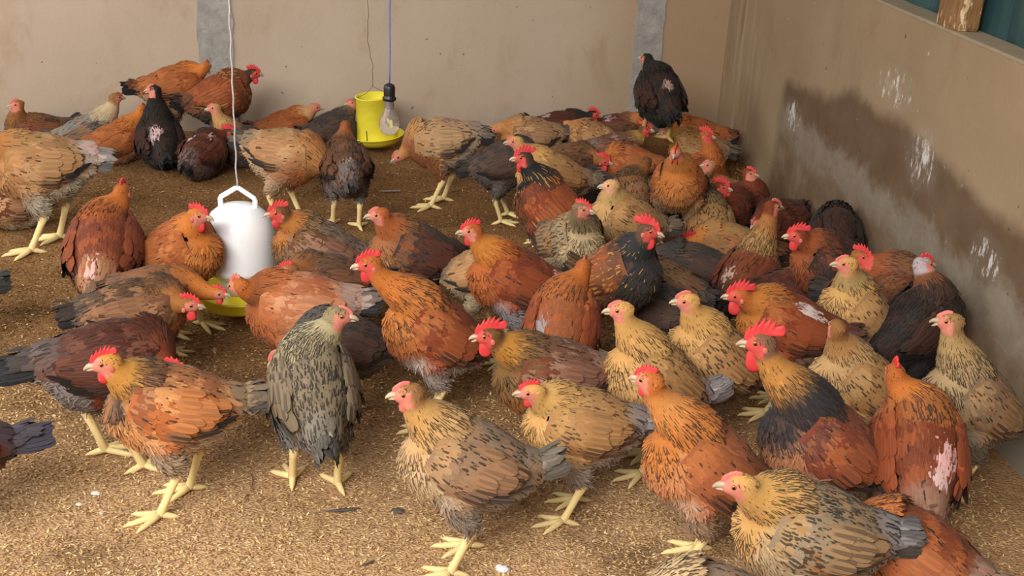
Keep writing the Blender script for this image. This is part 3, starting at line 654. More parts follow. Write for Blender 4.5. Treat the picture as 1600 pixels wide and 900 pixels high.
    for sg in (1, -1):
        def wsurf(s, q):
            uu = wu0 + (wu1 - wu0) * s; cen = .010 - .008 * math.sin(math.pi * s) + .018 * s; hh = .050 * (math.sin(math.pi * min(1, s * .92 + .10)) ** .6) * (1 - .35 * s) + .004
            dd = cen + hh * q; offu = np.interp(uu, tor[:, 0], tor[:, 1]); ryu = np.interp(uu, tor[:, 0], tor[:, 2]); rzu = np.interp(uu, tor[:, 0], tor[:, 3])
            rl = np.clip((dd - offu) / rzu, -.85, .85); yy = ryu * math.sqrt(1 - rl * rl); yy = max(yy, .030 * (1 - s) + .020) + .003 + .008 * max(0, 1 - q * q) ** .5 * math.sin(math.pi * min(1, .15 + s * .8))
            return T2L(uu, sg * yy, dd)
        ns, nq = 13, 9; V = []; Fc = []
        for a in range(ns):
            for b in range(nq): V.append(wsurf(a / (ns - 1), -1 + 2 * b / (nq - 1)))
        nV = len(V)
        for a in range(ns):
            for b in range(nq): V.append(np.array(V[a * nq + b]) - np.array([0, sg * .012, 0]))
        for a in range(ns - 1):
            for b in range(nq - 1):
                i0 = a * nq + b; q_ = (i0, i0 + 1, i0 + nq + 1, i0 + nq); Fc.append(q_ if sg < 0 else q_[::-1]); r_ = tuple(nV + x for x in q_); Fc.append(r_[::-1] if sg < 0 else r_)
        V = np.array(V); Fc = np.array(Fc)
        wc = colA['wing'] * 0.9
        Cw = np.concatenate([np.repeat(wc[None], len(V), 0), np.ones((len(V), 1))], 1); fu = np.zeros((len(V), 3)); fu[:, 0] = .5
        VN = V - T2L(0, 0, 0); VN[:, 0] *= .3; VN /= np.linalg.norm(VN, axis=1)[:, None]; shell = (V, np.zeros((0, 3), np.int32), Fc, Cw, np.zeros((len(V), 4)), fu, VN)
        rows = []; FP, FF, FN, FL, FW, FC, FM, FLf, FB = [[] for _ in range(9)]
        BP = [[] for _ in range(9)]
        def add(lst, s, q, L, W, colr, mks, dq=0., lft=.08, bnd=.1):
            if mks < .95 and L < .05: mks = .85 * (rng.random() < mks)
            p = wsurf(s, q); p2 = wsurf(min(1, s + .06), q + dq); p1 = wsurf(max(0, s - .001), min(1, q + .12)); fd = p2 - p; nn = np.cross(p1 - p, fd) * 1.0
            nn = nn / (np.linalg.norm(nn) + 1e-9); nn = nn if nn[1] * sg > 0 else -nn
            for l_, x_ in zip(lst, (p, fd, nn, L, W, colr * math.exp(rng.normal(0, .055)), np.append(colA['mark'], mks), lft + rng.normal(0, .03), bnd)): l_.append(x_)
        wl = [FP, FF, FN, FL, FW, FC, FM, FLf, FB]
        nr_ = int(270 * det)
        for _ in range(nr_):
            s = rng.uniform(0, .66); q = rng.uniform(-.95, 1)
            mixa = rng.random() * .35 + .5 * (math.sin(s * 9 + lf[0]) * math.sin(q * 3.2 + lf[1] + s * 3) * .5 + .5) < c['va'] * .95
            cc = colA['alt'] if mixa else colA['wing']
            if s < .12: cc = cc * .6 + colA['hackle'] * .4
            add(wl, s, q, .022 + .014 * s, .0135, cc, c['mb'] * rng.uniform(.2, 1.1), -.02, .06, .12)
        # secondaries and primaries along the rear half, layered top to bottom
        for row, (s0, cnt, L0) in enumerate(((.72, 7, .042), (.52, 9, .055), (.34, 9, .058))):
            for j in range(cnt):
                q = 1 - 1.9 * (j + .5) / cnt + rng.uniform(-.04, .04)
                base_c = colA['wing'] * .55 + colA['alt'] * .45 if q > -.45 else colA['flight'] * .6 + colA['alt'] * .4
                add(BP, s0 + rng.uniform(-.03, .03), q, L0 * rng.uniform(.9, 1.1), .019, base_c, (.15 + c['mb'] * .5 if q > -.3 else .8), -.0, .05, .06)
        for j in range(5): add(BP, .45 + .06 * j, -.85 + .04 * j, .075, .013, colA['flight'], .7, .02, .03, .03)
        def pack(l_, big, rng=rng):
            return feathers(np.array(l_[0]), np.array(l_[1]), np.array(l_[2]), np.array(l_[3]), np.array(l_[4]), np.array(l_[7]), np.array(l_[8]), np.clip(np.array(l_[5]), 0, 1), np.clip(np.array(l_[6]), 0, 1), rng, big, .12)
        w1 = pack(BP, True); w2 = pack(wl, False)
        # flight feathers use the mark colour of the flight tone
        f_obj('wing', [shell, w1, w2], root)

    # tail
    tp = math.radians(spec.get('tp', 25)) + bp * .6; tlen = spec.get('tl', 1.0); nt2 = 12; TPp = [[] for _ in range(5)]; parts_t = []
    Rt = T2L(-.108, 0, .036); dirb = np.array([-math.cos(tp), 0, math.sin(tp)]); upb = np.array([math.sin(tp), 0, math.cos(tp)])
    p_, f_, n_, l_, w_, cc_, m_, li_, be_, sd_ = [[] for _ in range(10)]
    for j in range(nt2):
        t = (j + .5) / nt2 * 2 - 1; sgn = 1 if t > 0 else -1; a = abs(t)
        d_ = dirb * 1.0 + np.array([0, 1, 0]) * t * .36 - upb * a * .30; d_ /= np.linalg.norm(d_)
        nrm = upb * (1 - .75 * a) + np.array([0, 1, 0]) * sgn * (.25 + .75 * a)
        p_.append(Rt + np.array([0, t * .016, 0]) - upb * (.004 + a * .016) + dirb * -.012); f_.append(d_); n_.append(nrm / np.linalg.norm(nrm)); l_.append(.078 * tlen * rng.uniform(.88, 1.05) * (1 - .12 * a)); w_.append(.022)
        cc_.append(colA['tail'] * math.exp(rng.normal(0, .15))); m_.append(np.append(colA['tail'] * .6, .5)); li_.append(0); be_.append(.10); sd_.append(0)
    parts_t.append(feathers(*[np.array(x) for x in (p_, f_, n_, l_, w_, li_, be_)], np.clip(np.array(cc_), 0, 1), np.array(m_), rng, True, .12))
    nc = 64; ang = rng.uniform(-1, 1, nc); back_ = rng.uniform(0, 1, nc)
    pc_ = Rt[None] + dirb[None] * (-.02 + .045 * back_[:, None]) + np.array([0, 1, 0])[None] * (ang * .020)[:, None] + upb[None] * (.008 - .02 * np.abs(ang))[:, None]
    fd = dirb[None] + np.array([0, 1, 0])[None] * (ang * .5)[:, None] + rng.normal(0, .12, (nc, 3)); nn = upb[None] * (1 - .7 * np.abs(ang))[:, None] + np.array([0, 1, 0])[None] * (ang)[:, None]; nn /= np.linalg.norm(nn, axis=1)[:, None]
    cm = rng.random((nc, 1)); tc = np.where(back_[:, None] > .55, colA['tail'] * .6 + colA['rump'] * .4, colA['rump']) * np.exp(rng.normal(0, .12, (nc, 1)))
    parts_t.append(feathers(pc_, fd, nn, rng.uniform(.032, .050, nc), rng.uniform(.011, .016, nc), rng.uniform(.05, .35, nc), np.full(nc, .35), np.clip(tc, 0, 1), np.concatenate([np.repeat(colA['mark'][None], nc, 0), np.full((nc, 1), c['mb'] * .5)], 1), rng))
    # fluffy under-tail
    nc = int(160 * det); th_ = rng.uniform(0, 2 * math.pi, nc); pc_ = T2L(-.086, 0, .008)[None] + np.stack([rng.normal(0, .016, nc), .026 * np.cos(th_), .030 * np.sin(th_)], 1)
    nn = np.stack([-.5 + 0 * th_, np.cos(th_), np.sin(th_) - .2], 1); nn /= np.linalg.norm(nn, axis=1)[:, None]; fd = np.stack([-1 + 0 * th_, .2 * np.cos(th_), -.15 + 0 * th_], 1) + rng.normal(0, .3, (nc, 3))
    tc = (colA['belly'] * .6 + colA['rump'] * .4)[None] * np.exp(rng.normal(0, .16, (nc, 1)))
    parts_t.append(feathers(pc_, fd, nn, rng.uniform(.025, .045, nc), rng.uniform(.003, .009, nc), rng.uniform(.0, .4, nc), np.full(nc, .3), np.clip(tc, 0, 1), np.zeros((nc, 4)), rng))
    f_obj('tail', parts_t, root)

    # head furniture, built in head space then placed
    def hp_(p): return Hh + HM @ np.array(p, float)
    mc = M_COMB if comb > .28 else M_COMB_P
    hgt = .005 + .028 * comb; nteeth = 6 if comb > .3 else 4; clen = .020 + .034 * min(1, comb * 1.5); flop = spec.get('flop', 0.0)
    st_ = []; n = nteeth * 6
    for i in range(n + 1):
        t = i / n; pb = .029 - clen * t - (.012 * comb * sstep(t, .8, 1)); zb_ = .006 + .0115 * math.sin(min(1, max(0, (.029 - pb) / .036)) * math.pi * .5) - .0015
        env = math.sin(math.pi * min(1, .16 + .80 * t)) ** .7; tooth = .5 + .5 * abs(math.cos(math.pi * t * nteeth)) ** 1.0
        tooth = .55 + .45 * (1 - abs(((t * nteeth) % 1) * 2 - 1)) ** 1.1
        h = hgt * env * (tooth if comb > .25 else .8 + .2 * tooth) + .002
        lean = -.25 * h + (-.35 * h * t)
        st_.append((pb, zb_, h, lean))
    V = []; Fc = []
    for (pb, zb_, h, lean) in st_:
        for (fr, hw) in ((-.25, .0036), (.0, .0034), (.35, .0026), (.7, .0022), (1.0, .0013)):
            yo = flop * (max(fr, 0) ** 1.5) * h
            x_ = pb + lean * max(fr, 0); z_ = zb_ + h * fr - (abs(flop) * .35 * h * max(fr, 0) ** 2)
            hw_ = hw * (.7 + .6 * comb); V += [hp_((x_, yo + hw_, z_)), hp_((x_, yo - hw_, z_))]
    for i in range(n):
        a = i * 10; b = a + 10
        for k_ in range(4):
            Fc.append((a + 2 * k_, b + 2 * k_, b + 2 * k_ + 2, a + 2 * k_ + 2)); Fc.append((a + 2 * k_ + 1, a + 2 * k_ + 3, b + 2 * k_ + 3, b + 2 * k_ + 1))
        Fc.append((a + 8, b + 8, b + 9, a + 9)); Fc.append((a, a + 1, b + 1, b))
    Fc.append((0, 2, 4, 6, 8, 9, 7, 5, 3, 1)); e = n * 10; Fc.append((e + 1, e + 3, e + 5, e + 7, e + 9, e + 8, e + 6, e + 4, e + 2, e))
    if comb > .04: link('comb', mesh_list('comb', [(V, Fc, 0)], [mc]), root)
    if wat > .12:
        for sg in (1, -1):
            wl_ = .006 + .018 * wat; V, Fc = ellipsoid((0, 0, 0), (.0055 + .0075 * wat, .0032, wl_), None, 12, 9); V = [hp_((.014 + p[0] * (1.15 - .25 * p[2] / wl_) - .003, sg * (.0065 + .002 * (-p[2] / wl_)) + p[1], -.012 - wl_ * .72 + p[2])) for p in V]
            link('wattle', mesh_list('wattle', [(V, Fc, 0)], [mc]), root)
    if wat > .4:
        for sg in (1, -1):
            V, Fc = ellipsoid((0, 0, 0), (.0045, .0018, .0065), None, 10, 7); V = [hp_((-.006 + p[0], sg * .0168 + p[1], -.008 + p[2])) for p in V]
            link('ear_lobe', mesh_list('ear_lobe', [(V, Fc, 0)], [M_COMB_P]), root)
    gap = spec.get('gape', 0.0)
    u1 = tube([hp_(p) for p in ((.020, 0, .000), (.027, 0, .0005), (.034, 0, -.001), (.039, 0, -.004), (.041, 0, -.007))], [(.0078, .0072), (.0064, .0056), (.0045, .0039), (.0024, .0023), (.0004, .0006)], 10)
    u2 = tube([hp_(p) for p in ((.020, 0, -.006), (.027, 0, -.0065 - gap * .3), (.033, 0, -.0072 - gap), (.0365, 0, -.0078 - gap * 1.2))], [(.0070, .0042), (.0052, .0030), (.0031, .0020), (.0005, .0005)], 10)
    link('beak', mesh_list('beak', [(*u1, 0), (*u2, 0)], [M_BEAKD if c.get('beak') == 'dark' else M_BEAK]), root)
    for sg in (1, -1):
        M2 = HM @ np.array([[0, 1, 0], [sg, 0, 0], [0, 0, 1.0]]); V, Fc = ellipsoid(hp_((.0095, sg * .0136, .0035)), (.0034, .0044, .0044), M2, 12, 10)
        ctr = np.array(hp_((.0095, sg * .0136, .0035))); outw = HM @ np.array([0, sg, 0]); mi = []
        me_ = mesh_list('eye', [(V, Fc, 0)], [M_IRIS, M_PUP])
        for pl in me_.polygons:
            cen_ = np.mean([np.array(me_.vertices[i].co) for i in pl.vertices], 0) - ctr
            pl.material_index = 1 if (cen_ @ outw) > .0026 else 0
        link('eye', me_, root)
    return root
# loose rice husks lying on the litter: past counting, one object
def husks():
    rng = np.random.default_rng(11); n = 90000
    y = 1.55 + 3.3 * rng.random(n) ** 1.5; x = rng.uniform(-1, 1, n) * (0.50 * y + .15) ; x = np.minimum(x, 0.86 + 0.2 * rng.random(n))
    P = np.stack([x, y, rng.uniform(.0005, .003, n)], 1)
    inside = ((P[:, :2] - pA[:2]) @ np.array([-tb[1], tb[0]]) < -.01) & ((P[:, :2] - pB[:2]) @ np.array([-tr[1], tr[0]]) < -.01); P = P[inside]; n = len(P)
    a = rng.uniform(0, 2 * math.pi, n); L = rng.uniform(.0035, .007, n); W = L * rng.uniform(.3, .42, n); pit = rng.normal(0, .25, n)
    d = np.stack([np.cos(a) * np.cos(pit), np.sin(a) * np.cos(pit), np.sin(pit)], 1); s = np.stack([-np.sin(a), np.cos(a), 0 * a], 1)
    tpl = [(-1, 0, 0), (0, -1, .1), (0, 0, .55), (0, 1, .1), (1, 0, 0)]
    V = np.stack([P + d * (L * u)[:, None] + s * (W * v)[:, None] + np.array([0, 0, 1])[None] * (W * h)[:, None] for u, v, h in tpl], 1).reshape(-1, 3)
    T = (np.array([[0, 1, 2], [0, 2, 3], [1, 4, 2], [2, 4, 3]])[None] + (np.arange(n) * 5)[:, None, None]).reshape(-1, 3)
    k = np.clip(rng.random((n, 1)) + .75 * sstep(P[:, 1:2], 2.1, 3.0), 0, 1.15); C = s2l((222, 182, 126))[None] * (1 - k) + s2l((138, 98, 58))[None] * k; br = rng.random((n, 1)) < .14 - .10 * sstep(P[:, 1:2], 2.1, 3.2); C = np.clip(np.where(br, s2l((228, 200, 146))[None], C), 0, 1)
    C = np.repeat(np.concatenate([C, np.ones((n, 1))], 1), 5, 0)
    t = NT('husk', .8, .2); at = t.n('ShaderNodeAttribute', attribute_name='Col'); t.base(at.outputs['Color'])
    o = link('rice_husks', mesh_np('rice_husks', V, [T], [t.m], False, {'Col': C})); tag(o, 'loose golden rice husks scattered over the brown floor litter', 'rice husks', kind='stuff')
husks()

def loose_feather(px, py, ang, L, colr, label, curl=.15, wid=.15):
    P = unproject(px, py, 0.004); rng = np.random.default_rng(int(px)); n = 1
    V, T, Q, C, Mk, u, nn = feathers(np.array([[0, 0, 0.001]]), np.array([[math.cos(ang), math.sin(ang), 0]]), np.array([[0, 0, 1.0]]), np.array([L]), np.array([L * wid]), np.array([.06]), np.array([.03]), s2l(colr)[None], np.array([[*(s2l(colr) * .4), .4]]), rng, True, .15, curl)
    o = link('loose_feather', mesh_np('loose_feather', V, [T, Q], [M_PL], True, {'Col': C, 'Mark': Mk, 'fuv': u})); o.location = tuple(P)
    md = o.modifiers.new('t', 'SOLIDIFY'); md.thickness = .0006
    tag(o, label, 'feather', 'moulted feathers on the litter')
loose_feather(590, 299, 0.02, .085, (170, 172, 176), 'pale grey moulted feather on open litter below the yellow feeder')
loose_feather(655, 302, .3, .07, (50, 40, 34), 'dark curved moulted feather lying on open litter under the feeding tan hen', .3, .07)
loose_feather(722, 298, -2.6, .05, (46, 38, 32), 'short dark feather lying on litter right of the feeding tan hen')
loose_feather(505, 799, .05, .07, (92, 84, 80), 'slim grey feather lying in front of the grey striped hen')
loose_feather(560, 886, .5, .035, (84, 74, 66), 'tiny dark feather scrap near the bottom edge of the litter')
loose_feather(392, 740, -1.1, .10, (110, 92, 72), 'long thin brown feather curving on litter left of the striped hen', -.4, .03)
# droppings and a scrap
def blob(px, py, r, colr, name, label, cat, seed, flat=.35, grp=None):
    rr = random.Random(seed); P = unproject(px, py, 0); V, Fc = ellipsoid((0, 0, 0), (r, r * .7, r * flat), None, 14, 9)
    V = [tuple(np.array(p) * (1 + rr.uniform(-.22, .22)) + np.array([0, 0, r * flat * .7])) for p in V]
    o = link(name, mesh_list(name, [(V, Fc, 0)], [simple(name + '_matter', colr, .7, .3, .2, 200, .4)])); o.location = tuple(P); tag(o, label, cat, grp)
G = 'droppings on the litter'
blob(150, 772, .010, (226, 220, 206), 'dropping', 'larger white dropping left of the walking golden pullet feet', 'dropping', 1, .35, G)
blob(124, 789, .007, (222, 214, 196), 'dropping', 'small white dropping nearest the left bottom of the litter', 'dropping', 2, .35, G)
blob(158, 803, .006, (216, 208, 192), 'dropping', 'small white dropping just below the larger white one', 'dropping', 3, .35, G)
blob(622, 800, .012, (86, 80, 76), 'dropping', 'dark grey dropping on litter left of the grey tan hen', 'dropping', 4, .35, G)
blob(785, 893, .013, (226, 222, 218), 'paper_scrap', 'crumpled white scrap lying at the bottom edge of the litter', 'scrap', 5, .6)
#BIRDS
PINK = (206, 168, 160)
# c: the middle of the bird in the frame, h: way it faces (0 right, 90 away, 180 left, 270 towards us), hd: its head, hh: way the head faces
FLOCK = [
 # ---- front rows
 dict(c=(268, 640), h=183, hd=(168, 566), hh=182, bp=14, pal='collar', cs=.42, ws=.42, S=1.06, det=1.7, tp=8, step=.03, tl=1.1, label='golden pullet with black collar and orange wing walking left at front left'),
 dict(c=(490, 612), h=98, hd=(527, 492), hh=352, pal='grey', cs=.10, ws=.1, S=1.08, det=1.7, tp=-22, bp=34, label='grey and cream striped hen with its back turned and head turned right', pc=dict(breast=(176,166,136), belly=(124,116,110))),
 dict(c=(728, 726), h=188, hd=(640, 614), hh=183, pal='tangrey', cs=.16, ws=.3, S=1.05, det=1.8, tp=22, bp=22, label='greyish tan hen with pale beak and fluffy grey tail in the front middle'),
 dict(c=(905, 668), h=192, hd=(833, 612), hh=184, pal='buff', cs=.34, ws=.22, S=.98, det=1.7, tp=10, bp=10, label='buff speckled pullet with drawn in neck striding left behind the greyish tan hen', pc=dict(belly=(168,156,146), rump=(140,132,130), neck=(206,160,92), mark=(60,44,34)), mnx=.5),
 dict(c=(662, 522), h=197, hd=(578, 412), hh=188, pal='redk', cs=.5, ws=.5, S=1.06, det=1.7, tp=0, bp=36, label='tall orange red cockerel with pink comb standing right of the striped hen', pc=dict(belly=(176,162,152))),
 dict(c=(876, 592), h=196, hd=(765, 524), hh=184, pal='gold', cs=.68, ws=.62, S=1.05, det=1.6, tp=0, bp=10, gape=.003, label='dark gold cockerel with open beak and upright serrated comb in the middle'),
 dict(c=(1100, 732), h=205, hd=(1016, 594), hh=160, pal='redk', cs=.34, ws=.2, S=1.06, det=1.8, tp=0, bp=36, step=.03, label='tall orange hen with stretched neck looking away, right of the buff speckled pullet', pc=dict(neck=(196,128,66), breast=(196,130,84), back=(150,88,56), wing=(158,90,54), belly=(178,146,120))),
 dict(c=(1262, 838), h=203, hd=(1158, 758), hh=186, pal='buff', cs=.16, ws=.1, S=1.10, det=2.0, tp=0, bp=14, label='large buff hen with fine dark lacing cut by the bottom edge', pc=dict(back=(132,114,92), wing=(150,128,100), breast=(178,152,116), rump=(136,130,130), belly=(150,134,120)), mnx=.85, mbx=.85),
 dict(c=(1428, 872), h=176, hd=None, pal='redk', cs=.2, ws=.1, S=.98, det=1.4, tp=4, zc=.16, low=1, label='russet bird with orange and grey tail behind the laced buff hen at bottom right', pc=dict(rump=(146,120,104), tail=(118,92,80), belly=(140,128,126), wing=(164,98,58))),
 dict(c=(1125, 972), h=190, hd=None, pal='tangrey', cs=.2, ws=.1, S=1.0, det=1.2, tp=4, label='greyish bird mostly below the frame, only its back and tail showing at bottom'),
 dict(c=(1284, 700), h=208, hd=(1190, 535), hh=186, pal='redk', cs=0.85, ws=.9, S=1.12, det=1.8, tp=-8, bp=36, label='big cockerel with large red comb and wattles and black shoulder feathers', pc=dict(neck=(178,122,58), hackle=(44,40,42), breast=(170,112,76), back=(118,62,42), wing=(128,62,42), belly=(172,160,148), tail=(44,44,44), head=(120,84,60))),
 dict(c=(1430, 712), h=106, hd=(1402, 590), hh=105, pal='red', cs=.4, ws=.1, S=1.10, det=1.7, tp=-30, bp=36, label='rust red cockerel seen from behind with a bare pink back, right of the big cockerel', pc=dict(neck=(184,104,38), hackle=(176,110,56), rump=(150,112,92)), mnx=.6, patch=[(-.03, -.028, .022, (222, 172, 166)), (-.06, -.02, .018, (214, 180, 174)), (-.005, -.034, .014, (222, 172, 166))]),
 dict(c=(1530, 632), h=220, hd=(1487, 502), hh=184, pal='buff', cs=.14, ws=.08, S=1.04, det=1.6, tp=-15, bp=36, gape=.004, label='brownish buff hen panting with open beak beside the right wall', pc=dict(neck=(172,140,92), hackle=(166,138,98), breast=(160,132,96), back=(128,104,78), wing=(132,104,78), belly=(128,116,100), rump=(150,144,146), tail=(130,124,130), head=(150,112,70)), mnx=.8),
 dict(c=(1340, 606), h=212, hd=(1308, 512), hh=120, pal='buff', cs=0, ws=0, S=1.0, det=1.5, tp=-5, bp=32, label='buff hen with a plain brown nape looking away behind the big cockerel', pc=dict(head=(138,92,50), neck=(170,124,74), hackle=(186,148,100))),
 dict(c=(1362, 508), h=222, hd=(1325, 412), hh=184, pal='buff', cs=.14, ws=.08, S=1.02, det=1.4, tp=-5, bp=40, label='tall buff hen with dark streaked neck standing against the dark birds by the right wall', pc=dict(breast=(186,142,92), neck=(176,144,92), belly=(92,78,66), back=(150,112,74), wing=(160,120,78)), mnx=.75, mbx=.15),
 dict(c=(1228, 515), h=193, hd=(1155, 462), hh=186, pal='red', cs=.72, ws=.7, S=1.04, det=1.4, tp=0, bp=16, label='mahogany cockerel with orange neck and a white worn patch on its wing', pc=dict(neck=(178,108,44), hackle=(172,104,44)), patch=[(-.005, .035, .022, (206, 186, 180)), (-.03, .045, .02, (200, 180, 176))]),
 dict(c=(1020, 582), h=204, hd=(972, 484), hh=185, pal='buff', cs=.12, ws=.08, S=1.03, det=1.6, tp=14, bp=36, label='light buff hen with tan head, left of two alike buff hens in the middle', pc=dict(rump=(168,158,160), tail=(96,86,82), belly=(130,112,98)), mbx=.6),
 dict(c=(1102, 575), h=205, hd=(1076, 470), hh=185, pal='buff', cs=.2, ws=.1, S=1.02, det=1.5, tp=-25, bp=38, label='light buff hen with pink comb, right of two alike buff hens in the middle', pc=dict(tail=(44,40,42), belly=(120,96,78)), mbx=.6),
 dict(c=(878, 515), h=82, hd=(905, 430), hh=80, pal='red', cs=.25, ws=.05, S=1.05, det=1.5, tp=-25, bp=34, label='rust orange bird seen from behind above the dark gold cockerel', pc=dict(neck=(178,98,38), hackle=(170,98,46), back=(140,78,44)), patch=[(-.02, .04, .018, (150, 140, 140))]),
 dict(c=(968, 432), h=318, hd=(1012, 360), hh=348, pal='blackneck', cs=.72, ws=.66, S=1.08, det=1.5, tp=0, bp=30, label='cockerel with slate black neck and big red comb facing right', pc=dict(head=(96,72,52), neck=(46,46,46), hackle=(40,40,42), breast=(64,54,48), wing=(128,78,48), back=(120,76,46)), mnx=.05, mbx=.3),
 dict(c=(800, 430), h=192, hd=(738, 360), hh=188, pal='red', cs=.45, ws=.42, S=1.04, det=1.5, tp=-12, bp=22, label='chestnut red cockerel with orange neck and grey thighs in open middle', pc=dict(belly=(160,154,154), neck=(190,118,46)), patch=[(-.09, .02, .016, (214, 176, 164))]),
 dict(c=(752, 436), h=-8, hd=None, pal='tan', cs=.2, ws=.1, S=.92, tp=42, low=1, label='tan bird with black tail almost hidden behind the chestnut red cockerel'),
 dict(c=(655, 402), h=205, hd=(594, 335), hh=184, pal='darkred', cs=.1, ws=.08, S=1.06, det=1.5, tp=-20, bp=22, label='dark hen with rusty orange head and pale wing patch, right of the drinker', pc=dict(head=(168,88,42), neck=(166,92,46), hackle=(150,96,56), breast=(140,92,56), wing=(74,54,46), back=(70,56,48), flight=(48,42,44), belly=(66,58,58)), patch=[(-.045, -.03, .016, (176, 158, 150))]),
 dict(c=(498, 395), h=184, hd=(437, 332), hh=184, pal='gold', cs=.5, ws=.48, S=1.05, det=1.4, tp=28, bp=24, label='brown cockerel with orange neck and long pink comb right of the white drinker', pc=dict(neck=(176,108,48), hackle=(140,100,56), breast=(130,98,72), wing=(108,66,44), back=(108,92,74), tail=(44,44,48))),
 dict(c=(515, 448), h=184, hd=(462, 424), hh=186, pal='brown', cs=.32, ws=.1, S=.98, det=1.2, tp=0, bp=8, label='grey brown bird with small pink comb below the brown cockerel by the drinker'),
 dict(c=(468, 488), h=176, hd=(388, 450), hh=130, hz=-.03, pal='red', cs=.28, ws=.1, S=1.08, det=1.5, tp=10, bp=6, label='orange red hen stooping with its head over the yellow water tray', pc=dict(breast=(168,96,56), wing=(172,104,66), back=(160,92,56), rump=(160,140,128), alt=(196,136,100), belly=(140,90,62), neck=(140,78,40))),
 dict(c=(552, 540), h=182, hd=None, pal='slate', cs=.2, ws=.1, S=0.9, tp=14, low=1, step=.03, label='dark slate brown bird walking behind the striped hen, head hidden'),
 dict(c=(280, 398), h=322, hd=(308, 336), hh=338, pal='orange', cs=.45, ws=.55, S=1.06, det=1.4, tp=5, bp=26, label='orange cockerel with red wattles standing left of the white drinker', pc=dict(belly=(176,160,144), rump=(170,160,154))),
 dict(c=(164, 395), h=80, hd=(184, 312), hh=70, pal='red', cs=.32, ws=.42, S=1.16, det=1.4, tp=-40, bp=22, label='dark red cockerel seen from behind with tan belly at middle left', pc=dict(belly=(172,124,84), rump=(176,128,92), back=(110,50,28), wing=(112,52,32)), patch=[(-.095, .01, .015, PINK)]),
 dict(c=(214, 492), h=8, hd=(277, 472), hh=350, pal='brown', cs=.4, ws=.45, S=1.0, det=1.3, tp=5, bp=4, label='mottled brown and orange bird with bowed head in front of the orange cockerel', pc=dict(breast=(150,96,48), neck=(150,92,44), wing=(122,80,56), alt=(160,112,74))),
 dict(c=(246, 462), h=0, hd=(338, 458), hh=345, pal='orange', cs=.3, ws=.3, S=0.88, det=1.1, tp=0, bp=0, label='orange necked bird reaching right to drink from the yellow tray', pc=dict(back=(128,84,54), wing=(118,76,50), rump=(112,80,58), alt=(140,92,58))),
 dict(c=(176, 572), h=4, hd=(262, 575), hh=340, pal='darkred', cs=.3, ws=.2, S=1.12, det=1.2, tp=10, bp=4, step=-.03, tl=1.3, label='dark maroon bird with grey thighs behind the golden pullet at left', pc=dict(belly=(132,122,118), rump=(92,78,74), tail=(48,48,50), alt=(110,66,50))),
 dict(c=(-104, 706), h=180, hd=None, pal='darkred', cs=.2, ws=.1, S=1.0, tp=4, tl=1.3, label='dark tail with russet edges poking in at the left edge, lowest there', pc=dict(rump=(70,60,66), tail=(60,56,66))),
 dict(c=(-104, 452), h=180, hd=None, pal='slate', cs=.2, ws=.1, S=.95, tp=4, label='slate bird off the left edge with only its tail tip showing'),
 dict(c=(62, 262), h=182, hd=(-22, 222), hh=185, pal='tan', cs=.3, ws=.2, S=1.25, det=1.3, tp=-8, bp=8, step=.035, label='large tan pullet with pale belly and black wing tip at the left edge', pc=dict(belly=(196,184,162), tail=(104,100,100), flight=(48,46,50), rump=(196,180,168)), patch=[(-.10, .02, .014, (210, 160, 150))]),
 dict(c=(22, 318), h=178, hd=None, m='si', pal='tan', cs=.2, ws=.1, S=1.0, tp=4, label='resting bird with grey and russet plumage behind the legs of the large tan pullet', pc=dict(wing=(112,60,40), back=(120,110,112))),
 # ---- along the back wall, left
 dict(c=(62, 208), h=186, hd=(30, 176), hh=184, m='si', pal='brown', cs=.2, ws=.2, S=1.0, det=.8, tp=35, zc=.1, label='brown bird with red face lying nearest the left end of the back wall', pc=dict(breast=(140,92,46), wing=(118,60,34))),
 dict(c=(136, 202), h=8, hd=(180, 152), hh=20, m='si', pal='tangrey', cs=.12, ws=.05, S=1.02, det=.8, tp=15, zc=.12, bp=16, label='pale buff necked hen with grey back resting by the left part of back wall', pc=dict(neck=(190,166,128), hackle=(176,156,122), wing=(88,78,68), back=(120,114,108), breast=(170,146,116), tail=(90,90,94)), mnx=.1),
 dict(c=(192, 222), h=20, hd=(222, 170), hh=60, m='si', pal='orange', cs=.2, ws=.1, S=.95, det=.8, tp=10, bp=14, label='orange brown bird with pale flank left of the black hen', pc=dict(belly=(186,146,112), breast=(178,136,100))),
 dict(c=(236, 205), h=96, hd=(242, 140), hh=165, m='si', pal='black', cs=.12, ws=.1, S=1.10, det=1.0, tp=-20, zc=.12, bp=26, label='black hen with a round bare pink patch sitting with its back turned', patch=[(-.03, .022, .030, (196, 164, 162))]),
 dict(c=(272, 142), h=8, hd=(306, 112), hh=60, pal='orange', cs=.2, ws=.2, S=1.05, det=.8, tp=10, tl=1.2, bp=10, zc=.25, label='orange pullet standing against the back wall left of the grey post', pc=dict(tail=(30, 28, 32))),
 dict(c=(352, 158), h=14, hd=(388, 118), hh=5, pal='blackneck', cs=.5, ws=.45, S=1.08, det=.8, tp=5, bp=18, zc=.23, label='dark rust cockerel with red comb standing before the grey post', pc=dict(neck=(110,58,34), hackle=(70,42,30), breast=(120,66,40), head=(60,40,30), wing=(132,68,38)), mnx=.5),
 dict(c=(370, 206), h=172, hd=(344, 176), hh=183, m='si', zc=0.14, pal='slate', cs=.08, ws=.1, S=.98, det=.8, tp=20, bp=12, label='pale buff headed bird with dark body behind the drinker string', pc=dict(neck=(190,144,90), head=(186,140,92), hackle=(160,110,66), tail=(30,28,32))),
